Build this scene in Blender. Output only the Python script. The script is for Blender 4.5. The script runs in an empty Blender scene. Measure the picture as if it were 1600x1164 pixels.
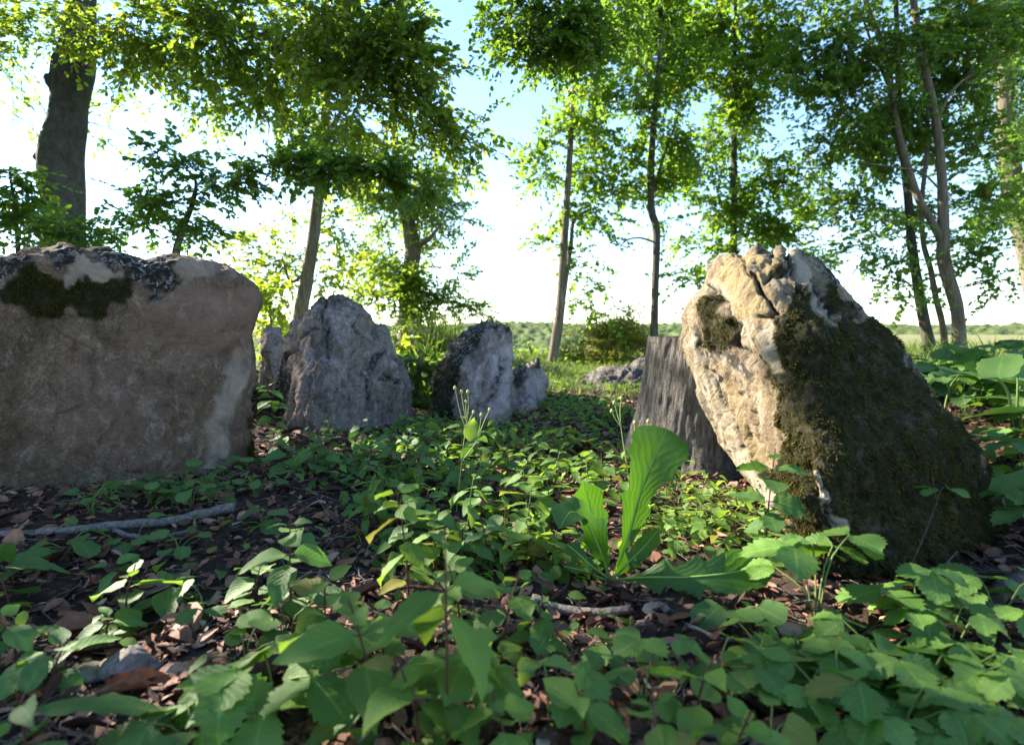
import bpy, math, random
import numpy as np
from mathutils import Matrix, Vector

R = math.radians
sc = bpy.context.scene
rng = np.random.default_rng(7)
random.seed(7)

# ------------------------------------------------------------------ camera
CAM_H = 0.42
F = 20.0 / 36.0 * 1600.0           # focal length in photo pixels
HORIZON = 518.0
PITCH = math.atan((582.0 - HORIZON) / F)
cam_d = bpy.data.cameras.new('camera')
cam_d.lens = 20.0
cam_d.sensor_width = 36.0
cam_d.clip_start = 0.02
cam_d.clip_end = 5000.0
cam_d.dof.use_dof = True
cam_d.dof.focus_distance = 1.45
cam_d.dof.aperture_fstop = 4.5
cam = bpy.data.objects.new('camera', cam_d)
sc.collection.objects.link(cam)
cam.location = (0, 0, CAM_H)
cam.rotation_euler = (R(90) - PITCH, 0, 0)
sc.camera = cam

# ------------------------------------------------------------------ sky and sun
SUN_AZ = R(-63)                    # measured from +Y towards +X
SUN_EL = R(27)
world = bpy.data.worlds.new('World')
sc.world = world
world.use_nodes = True
wn = world.node_tree
wn.nodes.clear()
w_out = wn.nodes.new('ShaderNodeOutputWorld')
w_bg = wn.nodes.new('ShaderNodeBackground')
w_sky = wn.nodes.new('ShaderNodeTexSky')
w_sky.sky_type = 'NISHITA'
w_sky.sun_disc = False
w_sky.sun_elevation = SUN_EL
w_sky.sun_rotation = SUN_AZ
w_sky.air_density = 1.05
w_sky.dust_density = 0.0
w_sky.ozone_density = 4.0
w_bg.inputs['Strength'].default_value = 0.10
wn.links.new(w_sky.outputs[0], w_bg.inputs['Color'])
wn.links.new(w_bg.outputs[0], w_out.inputs['Surface'])

sun_vec = Vector((math.sin(SUN_AZ) * math.cos(SUN_EL), math.cos(SUN_AZ) * math.cos(SUN_EL), math.sin(SUN_EL)))
sun_d = bpy.data.lights.new('sun', 'SUN')
sun_d.energy = 5.0
sun_d.angle = R(0.55)
sun_d.color = (1.0, 0.94, 0.83)
sun = bpy.data.objects.new('sun', sun_d)
sc.collection.objects.link(sun)
sun.rotation_euler = sun_vec.to_track_quat('Z', 'Y').to_euler()
sun.location = (-30, 15, 20)

sc.view_settings.view_transform = 'Standard'
sc.view_settings.look = 'None'
sc.view_settings.gamma = 1.0
sc.view_settings.use_curve_mapping = False
sc.view_settings.exposure = 2.36
sc.view_settings.use_white_balance = True      # the camera was balanced for the shade
sc.view_settings.white_balance_temperature = 6800
sc.view_settings.white_balance_tint = 10
sc.render.engine = 'CYCLES'
sc.cycles.use_denoising = True
sc.cycles.max_bounces = 8
sc.cycles.diffuse_bounces = 4
sc.cycles.transmission_bounces = 6

COL = sc.collection

# ------------------------------------------------------------------ numeric helpers
def hash3(ix, iy, iz, seed):
    h = (ix.astype(np.int64) * 374761393 + iy.astype(np.int64) * 668265263 + iz.astype(np.int64) * 2147483647 + seed * 1274126177) & 0xFFFFFFFF
    h = ((h ^ (h >> 13)) * 1274126177) & 0xFFFFFFFF
    h = ((h ^ (h >> 16)) * 2246822519) & 0xFFFFFFFF
    return ((h ^ (h >> 15)) & 0xFFFFFF) / float(0xFFFFFF)

def vnoise(p, seed=0):
    """value noise in -1..1 at the points p (n,3)"""
    i = np.floor(p).astype(np.int64)
    f = p - i
    u = f * f * f * (f * (f * 6 - 15) + 10)
    r = 0
    for dx in (0, 1):
        wx = u[:, 0] if dx else 1 - u[:, 0]
        for dy in (0, 1):
            wy = u[:, 1] if dy else 1 - u[:, 1]
            for dz in (0, 1):
                wz = u[:, 2] if dz else 1 - u[:, 2]
                r = r + wx * wy * wz * hash3(i[:, 0] + dx, i[:, 1] + dy, i[:, 2] + dz, seed)
    return r * 2 - 1

def fbm(p, octaves=4, seed=0, gain=0.5):
    a, r, q = 1.0, 0, np.array(p, float)
    for o in range(octaves):
        r = r + a * vnoise(q, seed + o * 17)
        q = q * 2.03 + 11.7
        a *= gain
    return r

def ridged(p, octaves=3, seed=0):
    a, r, q = 1.0, 0, np.array(p, float)
    for o in range(octaves):
        r = r + a * (1 - np.abs(vnoise(q, seed + o * 31)) * 2)
        q = q * 2.1 + 5.3
        a *= 0.5
    return r

def sstep(a, b, x):
    t = np.clip((x - a) / (b - a), 0, 1)
    return t * t * (3 - 2 * t)

CT, ST = math.cos(PITCH), math.sin(PITCH)
def P(px, py, d):
    """world point seen at photo pixel (px,py) at forward distance d"""
    px, py, d = np.asarray(px, float), np.asarray(py, float), np.asarray(d, float)
    u = (px - 800.0) / F
    v = (582.0 - py) / F
    dy = CT + v * ST
    dz = v * CT - ST
    return np.stack(np.broadcast_arrays(u / dy * d, d, CAM_H + dz / dy * d), -1)

def to_px(w):
    w = np.asarray(w, float)
    z = w[..., 2] - CAM_H
    dep = w[..., 1] * CT - z * ST
    up = w[..., 1] * ST + z * CT
    return 800 + F * w[..., 0] / dep, 582 - F * up / dep

def terrain(x, y):
    x, y = np.asarray(x, float), np.asarray(y, float)
    sh = x.shape
    x, y = x.ravel(), y.ravel()
    r = np.hypot(x, y)
    p = np.stack([x, y, 0 * x], -1)
    z = 0.022 * fbm(p * 2.2, 3, 3) * (1 - sstep(8, 20, r)) 
    z = z + 0.007 * fbm(p * 13, 2, 9) * (1 - sstep(3, 8, r))
    # low bank outside the stone row on both sides
    z = z + 0.17 * sstep(1.02, 1.6, x - 0.10 * np.maximum(y - 1, 0)) * sstep(0.75, 1.4, y) * (1 - sstep(3.0, 6, y))
    z = z + 0.14 * sstep(0.15, 0.8, -(x + 1.05 - 0.42 * (y - 1.6)) ) * sstep(1.2, 2.2, y) * (1 - sstep(5, 9, y))
    # hillside falls away straight ahead; to the right the field stays level
    side = sstep(0.30, 0.62, x / np.maximum(y, 0.1))
    z = z - (1 - side) * 0.075 * np.maximum(y - 11, 0) * sstep(11, 30, y) 
    z = z + 0.15 * fbm(p * 0.11, 2, 21) * sstep(9, 30, r)
    z = z - side * 0.004 * np.maximum(r - 40, 0)
    z = np.maximum(z, -14)
    return z.reshape(sh)

def G(px, py):
    """ground point under the photo pixel"""
    d0, d1 = 0.3, 40.0
    for _ in range(20):
        m = 0.5 * (d0 + d1)
        w = P(px, py, m)
        if w[2] > float(terrain(w[0], w[1])):
            d0 = m
        else:
            d1 = m
    return P(px, py, m)

def ground_at(x, y):
    return np.array([x, y, float(terrain(x, y))])

# ------------------------------------------------------------------ object helpers
def make_mesh(name, v, f, uv=None, attrs=None, smooth=True):
    """v (n,3); f (m,k) uniform polygons, or a list of such arrays"""
    me = bpy.data.meshes.new(name)
    v = np.asarray(v, np.float32)
    fl = [np.asarray(a, np.int32) for a in (f if isinstance(f, list) else [f]) if len(a)]
    me.vertices.add(len(v))
    me.vertices.foreach_set('co', v.ravel())
    nl = sum(a.size for a in fl)
    npoly = sum(len(a) for a in fl)
    me.loops.add(nl)
    me.polygons.add(npoly)
    li = np.concatenate([a.ravel() for a in fl])
    tot = np.concatenate([np.full(len(a), a.shape[1], np.int32) for a in fl])
    st = np.concatenate([[0], np.cumsum(tot)[:-1]]).astype(np.int32)
    me.loops.foreach_set('vertex_index', li)
    me.polygons.foreach_set('loop_start', st)
    me.polygons.foreach_set('loop_total', tot)
    me.polygons.foreach_set('use_smooth', np.full(npoly, smooth))
    if uv is not None:
        ul = me.uv_layers.new(name='UVMap')
        ul.data.foreach_set('uv', np.asarray(uv, np.float32)[li].ravel())
    for k, a in (attrs or {}).items():
        at = me.attributes.new(k, 'FLOAT', 'POINT')
        at.data.foreach_set('value', np.asarray(a, np.float32))
    me.update()
    me.validate()
    return me

def obj(name, me, mat=None, parent=None, loc=(0, 0, 0)):
    o = bpy.data.objects.new(name, me)
    COL.objects.link(o)
    o.location = loc
    if mat is not None and me is not None and not me.materials:
        me.materials.append(mat)
    if parent is not None:
        o.parent = parent
    return o

def tag(o, label=None, cat=None, group=None, kind=None):
    if label: o['label'] = label
    if cat: o['category'] = cat
    if group: o['group'] = group
    if kind: o['kind'] = kind
    return o

def thing(name, label, cat, loc, group=None, rotz=0.0):
    o = obj(name, None, loc=loc)
    o.empty_display_size = 0.05
    o.rotation_euler = (0, 0, rotz)
    return tag(o, label, cat, group)

def cat_meshes(parts):
    """join (v,f[,uv]) tuples that share a polygon size"""
    vs, fs, us, n = [], [], [], 0
    for q in parts:
        vs.append(q[0]); fs.append(np.asarray(q[1]) + n)
        if len(q) > 2: us.append(q[2])
        n += len(q[0])
    return np.concatenate(vs), np.concatenate(fs), (np.concatenate(us) if us else None)

def smooth_path(pts, n):
    """Catmull-Rom through pts (k,m) -> (n,m)"""
    p = np.asarray(pts, float)
    if len(p) == 2:
        t = np.linspace(0, 1, n)[:, None]
        return p[0] * (1 - t) + p[1] * t
    q = np.vstack([2 * p[0] - p[1], p, 2 * p[-1] - p[-2]])
    t = np.linspace(0, len(p) - 1 - 1e-9, n)
    i = t.astype(int)
    f = (t - i)[:, None]
    a, b, c, d = q[i], q[i + 1], q[i + 2], q[i + 3]
    return 0.5 * (2 * b + (c - a) * f + (2 * a - 5 * b + 4 * c - d) * f * f + (3 * b - a - 3 * c + d) * f ** 3)

def tube(path, rad, sides=8, bump=0.0, seed=0, cap=True):
    """closed tapered tube (quads) along path (n,3)"""
    p = np.asarray(path, float)
    n = len(p)
    r = np.broadcast_to(np.asarray(rad, float), (n,)).copy()
    t = np.gradient(p, axis=0)
    t /= np.linalg.norm(t, axis=1)[:, None] + 1e-12
    ref = np.array([0, 0, 1.0]) if abs(t[:, 2]).mean() < 0.8 else np.array([1.0, 0, 0])
    a = np.cross(t, ref); a /= np.linalg.norm(a, axis=1)[:, None] + 1e-12
    b = np.cross(t, a)
    th = np.linspace(0, 2 * np.pi, sides, endpoint=False)
    ring = a[:, None, :] * np.cos(th)[None, :, None] + b[:, None, :] * np.sin(th)[None, :, None]
    rr = np.repeat(r[:, None], sides, 1)
    if bump:
        q = (p[:, None, :] + ring * r[:, None, None])
        rr = rr * (1 + bump * fbm(q.reshape(-1, 3) * (0.55 / max(r.mean(), 1e-4)), 3, seed).reshape(n, sides))
    v = (p[:, None, :] + ring * rr[..., None]).reshape(-1, 3)
    i = np.arange(n - 1)[:, None] * sides
    j = np.arange(sides)[None, :]
    j2 = (j + 1) % sides
    f = np.stack([i + j, i + j2, i + sides + j2, i + sides + j], -1).reshape(-1, 4)
    if cap:
        v = np.vstack([v, p[0], p[-1]])
        c0, c1 = len(v) - 2, len(v) - 1
        jj = np.arange(0, sides, 2) if sides % 2 == 0 else None
        if jj is not None:
            top = (n - 1) * sides
            f = np.vstack([f,
                np.stack([np.full(len(jj), c0), (jj + 2) % sides, (jj + 1) % sides, jj], -1),
                np.stack([np.full(len(jj), c1), top + jj, top + (jj + 1) % sides, top + (jj + 2) % sides], -1)])
    return v, f

# ------------------------------------------------------------------ material helpers
class NT:
    def __init__(self, name):
        self.m = bpy.data.materials.new(name)
        self.m.use_nodes = True
        self.t = self.m.node_tree
        self.t.nodes.clear()
        self.out = self.t.nodes.new('ShaderNodeOutputMaterial')
    def n(self, typ, **kw):
        nd = self.t.nodes.new('ShaderNode' + typ)
        for k, v in kw.items():
            setattr(nd, k, v)
        return nd
    def l(self, a, b):
        self.t.links.new(a, b)
    def set(self, sock, v):
        if isinstance(v, bpy.types.NodeSocket): self.l(v, sock)
        elif isinstance(v, (tuple, list)) and len(v) == 3 and sock.type == 'RGBA': sock.default_value = (*v, 1)
        else: sock.default_value = v
    def coord(self, out='Object', scale=None, rot=None):
        s = self.n('TexCoord').outputs[out]
        if scale is not None or rot is not None:
            mp = self.n('Mapping')
            self.l(s, mp.inputs['Vector'])
            if scale is not None: mp.inputs['Scale'].default_value = scale if isinstance(scale, (tuple, list)) else (scale,) * 3
            if rot is not None: mp.inputs['Rotation'].default_value = rot
            s = mp.outputs[0]
        return s
    def noise(self, vec, scale, detail=6, rough=0.55, dist=0.0):
        nd = self.n('TexNoise')
        self.l(vec, nd.inputs['Vector'])
        nd.inputs['Scale'].default_value = scale
        nd.inputs['Detail'].default_value = detail
        nd.inputs['Roughness'].default_value = rough
        nd.inputs['Distortion'].default_value = dist
        return nd.outputs['Fac']
    def voro(self, vec, scale, feature='F1', out='Distance'):
        nd = self.n('TexVoronoi', feature=feature)
        self.l(vec, nd.inputs['Vector'])
        nd.inputs['Scale'].default_value = scale
        return nd.outputs[out]
    def ramp(self, fac, stops, interp='LINEAR'):
        nd = self.n('ValToRGB')
        nd.color_ramp.interpolation = interp
        e = nd.color_ramp.elements
        while len(e) < len(stops): e.new(0.5)
        for k, (p, c) in enumerate(stops):
            e[k].position = p
            c = (c, c, c) if isinstance(c, (int, float)) else c
            e[k].color = (*c, 1)
        self.l(fac, nd.inputs['Fac'])
        return nd.outputs['Color']
    def mix(self, fac, a, b, blend='MIX'):
        nd = self.n('Mix', data_type='RGBA', blend_type=blend)
        self.set(nd.inputs[0], fac); self.set(nd.inputs[6], a); self.set(nd.inputs[7], b)
        return nd.outputs[2]
    def math(self, op, a, b=0.0, c=0.0, clamp=False):
        nd = self.n('Math', operation=op, use_clamp=clamp)
        self.set(nd.inputs[0], a); self.set(nd.inputs[1], b); self.set(nd.inputs[2], c)
        return nd.outputs[0]
    def attr(self, name):
        return self.n('Attribute', attribute_name=name).outputs['Fac']
    def bump(self, h, strength=0.5, dist=0.01, normal=None):
        nd = self.n('Bump')
        nd.inputs['Strength'].default_value = strength
        nd.inputs['Distance'].default_value = dist
        self.l(h, nd.inputs['Height'])
        if normal is not None: self.l(normal, nd.inputs['Normal'])
        return nd.outputs[0]
    def bsdf(self, color, rough=0.9, normal=None, spec=0.25):
        b = self.n('BsdfPrincipled')
        self.set(b.inputs['Base Color'], color)
        self.set(b.inputs['Roughness'], rough)
        b.inputs['Specular IOR Level'].default_value = spec
        if normal is not None: self.l(normal, b.inputs['Normal'])
        return b.outputs[0]
    def done(self, shader):
        self.l(shader, self.out.inputs['Surface'])
        return self.m

def stone_mat(name, base, dark, light, patch, lichen=0.5, strata_rot=(0, 0, 0), warm=(0.2, 0.15, 0.09)):
    """weathered rock; attributes: moss, dark (black crust, darkened cracks), pale, from the mesh"""
    t = NT(name)
    c = t.coord('Object')
    cs = t.coord('Object', scale=(1.0, 1.0, 0.7), rot=strata_rot)
    n1 = t.noise(c, 3.6, 10, 0.68, 0.6)
    n2 = t.noise(cs, 24, 10, 0.74, 0.5)
    n3 = t.noise(c, 150, 5, 0.75)
    n4 = t.noise(c, 11, 9, 0.72, 1.0)
    dk2 = tuple(x * 0.45 for x in dark)
    col = t.mix(t.ramp(n1, [(0.36, 0.0), (0.66, 1.0)]), dark, base)
    col = t.mix(t.ramp(n4, [(0.5, 0.0), (0.72, 0.75)]), col, patch)
    col = t.mix(t.ramp(n2, [(0.52, 0.0), (0.70, 0.75)]), col, light)
    col = t.mix(t.ramp(n2, [(0.30, 1.0), (0.46, 0.0)]), col, dk2)
    # fine grain and small lichen dots
    col = t.mix(0.55, col, t.mix(1.0, col, t.ramp(n3, [(0.32, 0.2), (0.68, 1.75)]), 'MULTIPLY'))
    v = t.voro(c, 70)
    dots = t.math('MULTIPLY', t.ramp(v, [(0.16, 1.0), (0.30, 0.0)]), t.ramp(t.noise(c, 9, 4), [(0.50, 0.0), (0.68, lichen)]))
    col = t.mix(dots, col, (0.46, 0.46, 0.44))
    # attributes painted on the stone itself
    pale = t.math('MULTIPLY', t.attr('pale'), t.ramp(n2, [(0.25, 0.35), (0.6, 1.0)]))
    col = t.mix(pale, col, light)
    wv = t.math('MULTIPLY', t.attr('warm'), t.ramp(n4, [(0.3, 0.3), (0.6, 1.0)]))
    col = t.mix(wv, col, warm)
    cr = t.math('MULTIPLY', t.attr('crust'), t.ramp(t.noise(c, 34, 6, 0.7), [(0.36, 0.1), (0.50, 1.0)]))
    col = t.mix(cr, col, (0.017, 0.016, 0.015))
    spk = t.math('MULTIPLY', t.attr('crust'), t.ramp(t.noise(c, 62, 4, 0.6, 1.0), [(0.56, 0.0), (0.64, 0.85)]))
    col = t.mix(spk, col, (0.33, 0.33, 0.34))
    mossf = t.math('MULTIPLY', t.attr('moss'), t.ramp(t.noise(c, 30, 5, 0.7), [(0.22, 0.5), (0.5, 1.0)]))
    mcol = t.mix(t.noise(c, 120, 3), (0.007, 0.007, 0.002), (0.028, 0.027, 0.007))
    col = t.mix(mossf, col, mcol)
    h = t.math('ADD', t.math('MULTIPLY', n2, 0.8), t.math('MULTIPLY', n3, 0.5))
    h = t.math('ADD', h, t.math('MULTIPLY', t.ramp(t.voro(cs, 24, 'DISTANCE_TO_EDGE'), [(0.0, 0.0), (0.06, 1.0)]), 0.12))
    nrm = t.bump(h, 0.9, 0.016)
    return t.done(t.bsdf(col, 0.92, nrm, 0.2))

def leaf_mat(name, dark, light, trans, tfac=0.45, veins=0.0, rough=0.42, island=True, spec=0.35, odd=None, oddp=0.93, nv=8.0):
    t = NT(name)
    if island:
        rnd = t.n('NewGeometry').outputs['Random Per Island']
    else:
        rnd = t.n('ObjectInfo').outputs['Random']
    r2 = t.math('FRACT', t.math('MULTIPLY', rnd, 17.31))
    col = t.mix(r2, dark, light)
    tr = t.mix(r2, tuple(x * 0.75 for x in trans), trans)
    if odd is not None:
        k = t.ramp(rnd, [(oddp, 0.0), (min(oddp + 0.02, 1), 1.0)])
        col = t.mix(k, col, odd)
        tr = t.mix(k, tr, tuple(min(1, x * 1.6) for x in odd))
    nrm = None
    if veins:
        uv = t.n('SeparateXYZ')
        t.l(t.n('TexCoord').outputs['UV'], uv.inputs[0])
        u = t.math('ABSOLUTE', t.math('SUBTRACT', uv.outputs[0], 0.5))
        a = t.math('SUBTRACT', t.math('MULTIPLY', uv.outputs[1], nv), t.math('MULTIPLY', u, nv * 0.7))
        oc = t.coord('Object')
        a = t.math('ADD', a, t.math('MULTIPLY', t.noise(oc, 40, 3), 1.3))
        s = t.math('ABSOLUTE', t.math('SINE', t.math('MULTIPLY', a, math.pi)))
        mid = t.ramp(u, [(0.012, 1.0), (0.035, 0.0)])
        vv = t.ramp(s, [(0.0, 1.0), (0.22, 0.0)])
        vall = t.math('MAXIMUM', mid, t.math('MULTIPLY', vv, 0.5))
        col = t.mix(t.math('MULTIPLY', vall, 0.45 * veins), col, tuple(min(1, x * 2.2) for x in light))
        tr = t.mix(t.math('MULTIPLY', vall, 0.4 * veins), tr, tuple(x * 0.5 for x in trans))
        blot = t.noise(oc, 55, 4, 0.6)
        col = t.mix(t.ramp(blot, [(0.55, 0.0), (0.8, 0.55)]), col, tuple(x * 0.6 for x in dark))
        spots = t.math('MULTIPLY', t.ramp(t.voro(oc, 210), [(0.12, 1.0), (0.2, 0.0)]), t.ramp(t.noise(oc, 22, 2), [(0.55, 0.0), (0.68, 0.6)]))
        col = t.mix(spots, col, (0.35, 0.36, 0.22))
        ov = t.n('VectorMath', operation='ADD'); t.l(oc, ov.inputs[0]); t.l(rnd, ov.inputs[1])
        sick = t.noise(ov.outputs[0], 3.2, 5, 0.7)
        col = t.mix(t.ramp(sick, [(0.56, 0.0), (0.72, 0.6)]), col, (0.20, 0.20, 0.035))
        col = t.mix(t.ramp(t.noise(ov.outputs[0], 7.0, 5, 0.75), [(0.66, 0.0), (0.72, 0.85)]), col, (0.12, 0.065, 0.022))
        h = t.math('ADD', s, t.math('MULTIPLY', blot, 0.5))
        nrm = t.bump(h, 0.45 * veins, 0.0018)
    b = t.bsdf(col, rough, nrm, spec)
    tl = t.n('BsdfTranslucent')
    t.set(tl.inputs['Color'], tr)
    if nrm is not None: t.l(nrm, tl.inputs['Normal'])
    mx = t.n('MixShader')
    mx.inputs[0].default_value = tfac
    t.l(b, mx.inputs[1]); t.l(tl.outputs[0], mx.inputs[2])
    return t.done(mx.outputs[0])

def bark_mat(name, dark, light, scale=(6, 6, 1.2), green=0.2, fine=60):
    t = NT(name)
    c = t.coord('Object', scale=scale)
    o = t.coord('Object')
    n1 = t.noise(c, 3.0, 8, 0.65, 0.6)
    n2 = t.noise(o, fine, 5, 0.65)
    n3 = t.noise(o, 2.5, 4)
    col = t.mix(t.ramp(n1, [(0.35, 0.0), (0.68, 1.0)]), dark, light)
    col = t.mix(t.ramp(n2, [(0.3, 0.5), (0.5, 0.0)]), col, tuple(x * 0.4 for x in dark))
    col = t.mix(t.ramp(n3, [(0.45, 0.0), (0.7, green)]), col, (0.05, 0.06, 0.025))
    h = t.math('ADD', n1, t.math('MULTIPLY', n2, 0.4))
    return t.done(t.bsdf(col, 0.9, t.bump(h, 0.7, 0.02), 0.2))

def litter_mat(name, stops, rough=0.75):
    t = NT(name)
    rnd = t.n('NewGeometry').outputs['Random Per Island']
    oi = t.n('ObjectInfo').outputs['Random']
    col = t.ramp(t.math('FRACT', t.math('ADD', rnd, oi)), stops)
    o = t.coord('Object')
    n = t.noise(o, 90, 4, 0.6)
    col = t.mix(0.5, col, t.mix(1.0, col, t.ramp(n, [(0.3, 0.3), (0.7, 1.5)]), 'MULTIPLY'))
    b = t.bsdf(col, rough, t.bump(n, 0.4, 0.003), 0.3)
    return t.done(b)

M = {}
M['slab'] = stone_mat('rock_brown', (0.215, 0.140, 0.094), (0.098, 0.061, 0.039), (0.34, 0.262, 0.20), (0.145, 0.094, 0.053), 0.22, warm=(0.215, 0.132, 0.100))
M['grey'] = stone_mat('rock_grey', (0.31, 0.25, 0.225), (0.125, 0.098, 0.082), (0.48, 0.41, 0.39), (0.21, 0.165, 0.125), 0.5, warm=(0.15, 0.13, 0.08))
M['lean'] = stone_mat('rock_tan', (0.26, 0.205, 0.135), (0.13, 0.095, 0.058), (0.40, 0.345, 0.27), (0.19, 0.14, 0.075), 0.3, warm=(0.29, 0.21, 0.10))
M['moss'] = leaf_mat('moss_strands', (0.017, 0.017, 0.004), (0.085, 0.082, 0.015), (0.09, 0.10, 0.014), 0.25, rough=0.8, spec=0.1, odd=(0.06, 0.032, 0.012), oddp=0.8)
M['bark_beech'] = bark_mat('bark_beech', (0.045, 0.042, 0.041), (0.10, 0.094, 0.091), (5, 5, 3.0), 0.25, 30)
M['bark'] = bark_mat('bark_brown', (0.09, 0.068, 0.05), (0.23, 0.185, 0.14), (9, 9, 1.6), 0.3)
M['bark_dark'] = bark_mat('bark_dark', (0.04, 0.034, 0.028), (0.12, 0.10, 0.085), (9, 9, 1.6), 0.4)
M['stump'] = bark_mat('stump_wood', (0.060, 0.050, 0.042), (0.24, 0.21, 0.185), (34, 34, 4.0), 0.3, 110)
M['stick'] = bark_mat('stick_wood', (0.10, 0.085, 0.075), (0.30, 0.265, 0.24), (30, 30, 30), 0.0, 160)
M['twig'] = bark_mat('twig_brown', (0.05, 0.03, 0.02), (0.15, 0.09, 0.06), (30, 30, 30), 0.0, 160)

# ------------------------------------------------------------------ ground
def ground_mat():
    t = NT('forest_floor')
    o = t.coord('Object')
    sep = t.n('SeparateXYZ'); t.l(o, sep.inputs[0])
    n1 = t.noise(o, 4.0, 7, 0.65)
    n2 = t.noise(o, 60, 6, 0.7)
    soil = t.mix(t.ramp(n1, [(0.35, 0.0), (0.65, 1.0)]), (0.018, 0.012, 0.009), (0.055, 0.036, 0.026))
    soil = t.mix(t.ramp(n2, [(0.5, 0.0), (0.72, 0.8)]), soil, (0.11, 0.075, 0.055))
    grass = t.mix(t.noise(o, 1.3, 6, 0.7), (0.045, 0.075, 0.016), (0.12, 0.15, 0.040))
    field = t.mix(t.noise(o, 0.25, 8, 0.75), (0.13, 0.14, 0.05), (0.22, 0.20, 0.09))
    r = t.n('VectorMath', operation='LENGTH'); t.l(o, r.inputs[0])
    wob = t.math('ADD', r.outputs['Value'], t.math('MULTIPLY', n1, 1.6))
    k1 = t.ramp(t.math('DIVIDE', wob, 20.0), [(0.20, 0.0), (0.30, 1.0)])
    k2 = t.ramp(t.math('DIVIDE', wob, 60.0), [(0.16, 0.0), (0.30, 1.0)])
    col = t.mix(k1, soil, grass)
    col = t.mix(k2, col, field)
    h = t.math('ADD', n2, n1)
    return t.done(t.bsdf(col, 0.95, t.bump(h, 0.6, 0.012), 0.15))
M['ground'] = ground_mat()

def build_ground():
    na = 330
    rad = np.concatenate([np.linspace(0.0, 0.24, 3)[1:], 0.25 * (900 / 0.25) ** np.linspace(0, 1, 230)])
    th = np.linspace(0, 2 * np.pi, na, endpoint=False)
    x = (rad[:, None] * np.sin(th)[None]).ravel()
    y = (rad[:, None] * np.cos(th)[None]).ravel()
    v = np.stack([x, y, terrain(x, y)], -1)
    i = np.arange(len(rad) - 1)[:, None] * na
    j = np.arange(na)[None]
    f = np.stack([i + j, i + na + j, i + na + (j + 1) % na, i + (j + 1) % na], -1).reshape(-1, 4)
    v = np.vstack([v, [0, 0, float(terrain(0., 0.))]])
    c = len(v) - 1
    jj = np.arange(na)
    tri = np.stack([np.full(na, c), jj, (jj + 1) % na], -1)
    o = obj('ground', make_mesh('ground', v, [f, tri]), M['ground'])
    tag(o, kind='structure')
build_ground()

def build_hill():
    t = NT('wooded_hill')
    o = t.coord('Object')
    col = t.mix(t.ramp(t.noise(o, 0.16, 5, 0.75), [(0.35, 0.0), (0.65, 1.0)]), (0.035, 0.060, 0.022), (0.12, 0.145, 0.055))
    m = t.done(t.bsdf(col, 1.0, None, 0.05))
    nu, nv = 700, 60
    az = np.linspace(R(-62), R(62), nu)
    s = np.linspace(0, 1, nv)
    A, S = np.meshgrid(az, s)
    dist = 210 + 330 * S
    x, y = dist * np.sin(A), dist * np.cos(A)
    p = np.stack([x.ravel(), y.ravel(), 0 * x.ravel()], -1)
    top = 5.0 + 2.2 * vnoise(np.stack([A.ravel() * 6, 0 * A.ravel(), 0 * A.ravel()], -1), 5)
    z = -15 + (15 + top) * sstep(0, 0.9, S.ravel()) - 10 * sstep(0.9, 1.0, S.ravel())
    z = z + 2.6 * np.abs(fbm(p * 0.16, 3, 8)) * sstep(0.0, 0.1, S.ravel())
    v = np.stack([x.ravel(), y.ravel(), z], -1)
    i = np.arange(nv - 1)[:, None] * nu
    j = np.arange(nu - 1)[None]
    f = np.stack([i + j, i + j + 1, i + nu + j + 1, i + nu + j], -1).reshape(-1, 4)
    tag(obj('hill', make_mesh('hill', v, f), m), kind='structure')
build_hill()

# ------------------------------------------------------------------ stones
def resample(poly, n):
    p = np.asarray(poly, float)
    q = np.vstack([p, p[:1]])
    s = np.concatenate([[0], np.cumsum(np.hypot(*np.diff(q, axis=0).T))])
    t = np.linspace(0, s[-1], n, endpoint=False)
    return np.stack([np.interp(t, s, q[:, 0]), np.interp(t, s, q[:, 1])], -1)

def tps(ctrl):
    c = np.asarray(ctrl, float)
    xy = c[:, :2] / 100.0
    n = len(c)
    def k(r2): return 0.5 * r2 * np.log(r2 + 1e-9)
    d2 = ((xy[:, None] - xy[None]) ** 2).sum(-1)
    A = np.zeros((n + 3, n + 3))
    A[:n, :n] = k(d2) + 1e-4 * np.eye(n)
    A[:n, n] = 1; A[:n, n + 1:] = xy
    A[n, :n] = 1; A[n + 1:, :n] = xy.T
    w = np.linalg.solve(A, np.concatenate([c[:, 2], np.zeros(3)]))
    def f(q):
        q = np.asarray(q, float) / 100.0
        r2 = ((q[:, None] - xy[None]) ** 2).sum(-1)
        return k(r2) @ w[:n] + w[n] + q @ w[n + 1:]
    return f

def in_poly(q, poly):
    p = np.asarray(poly, float)
    x, y = q[:, 0], q[:, 1]
    c = np.zeros(len(q), bool)
    j = len(p) - 1
    for i in range(len(p)):
        xi, yi, xj, yj = *p[i], *p[j]
        k = ((yi > y) != (yj > y)) & (x < (xj - xi) * (y - yi) / (yj - yi + 1e-12) + xi)
        c ^= k
        j = i
    return c

def seg_dist(q, line, closed=False):
    p = np.asarray(line, float)
    if closed: p = np.vstack([p, p[:1]])
    best = np.full(len(q), 1e9)
    for a, b in zip(p[:-1], p[1:]):
        ab = b - a
        t = np.clip(((q - a) @ ab) / (ab @ ab + 1e-9), 0, 1)
        best = np.minimum(best, np.hypot(*(q - a - t[:, None] * ab).T))
    return best

def soft_poly(q, poly, width, jitter=0, seed=0):
    """1 inside, falling to 0 over width px; edge roughened by noise"""
    d = seg_dist(q, poly, True)
    d = np.where(in_poly(q, poly), d, -d)
    if jitter:
        d = d + jitter * fbm(np.column_stack([q / 22.0, np.zeros(len(q))]), 4, seed)
    return sstep(-width, width, d)

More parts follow.
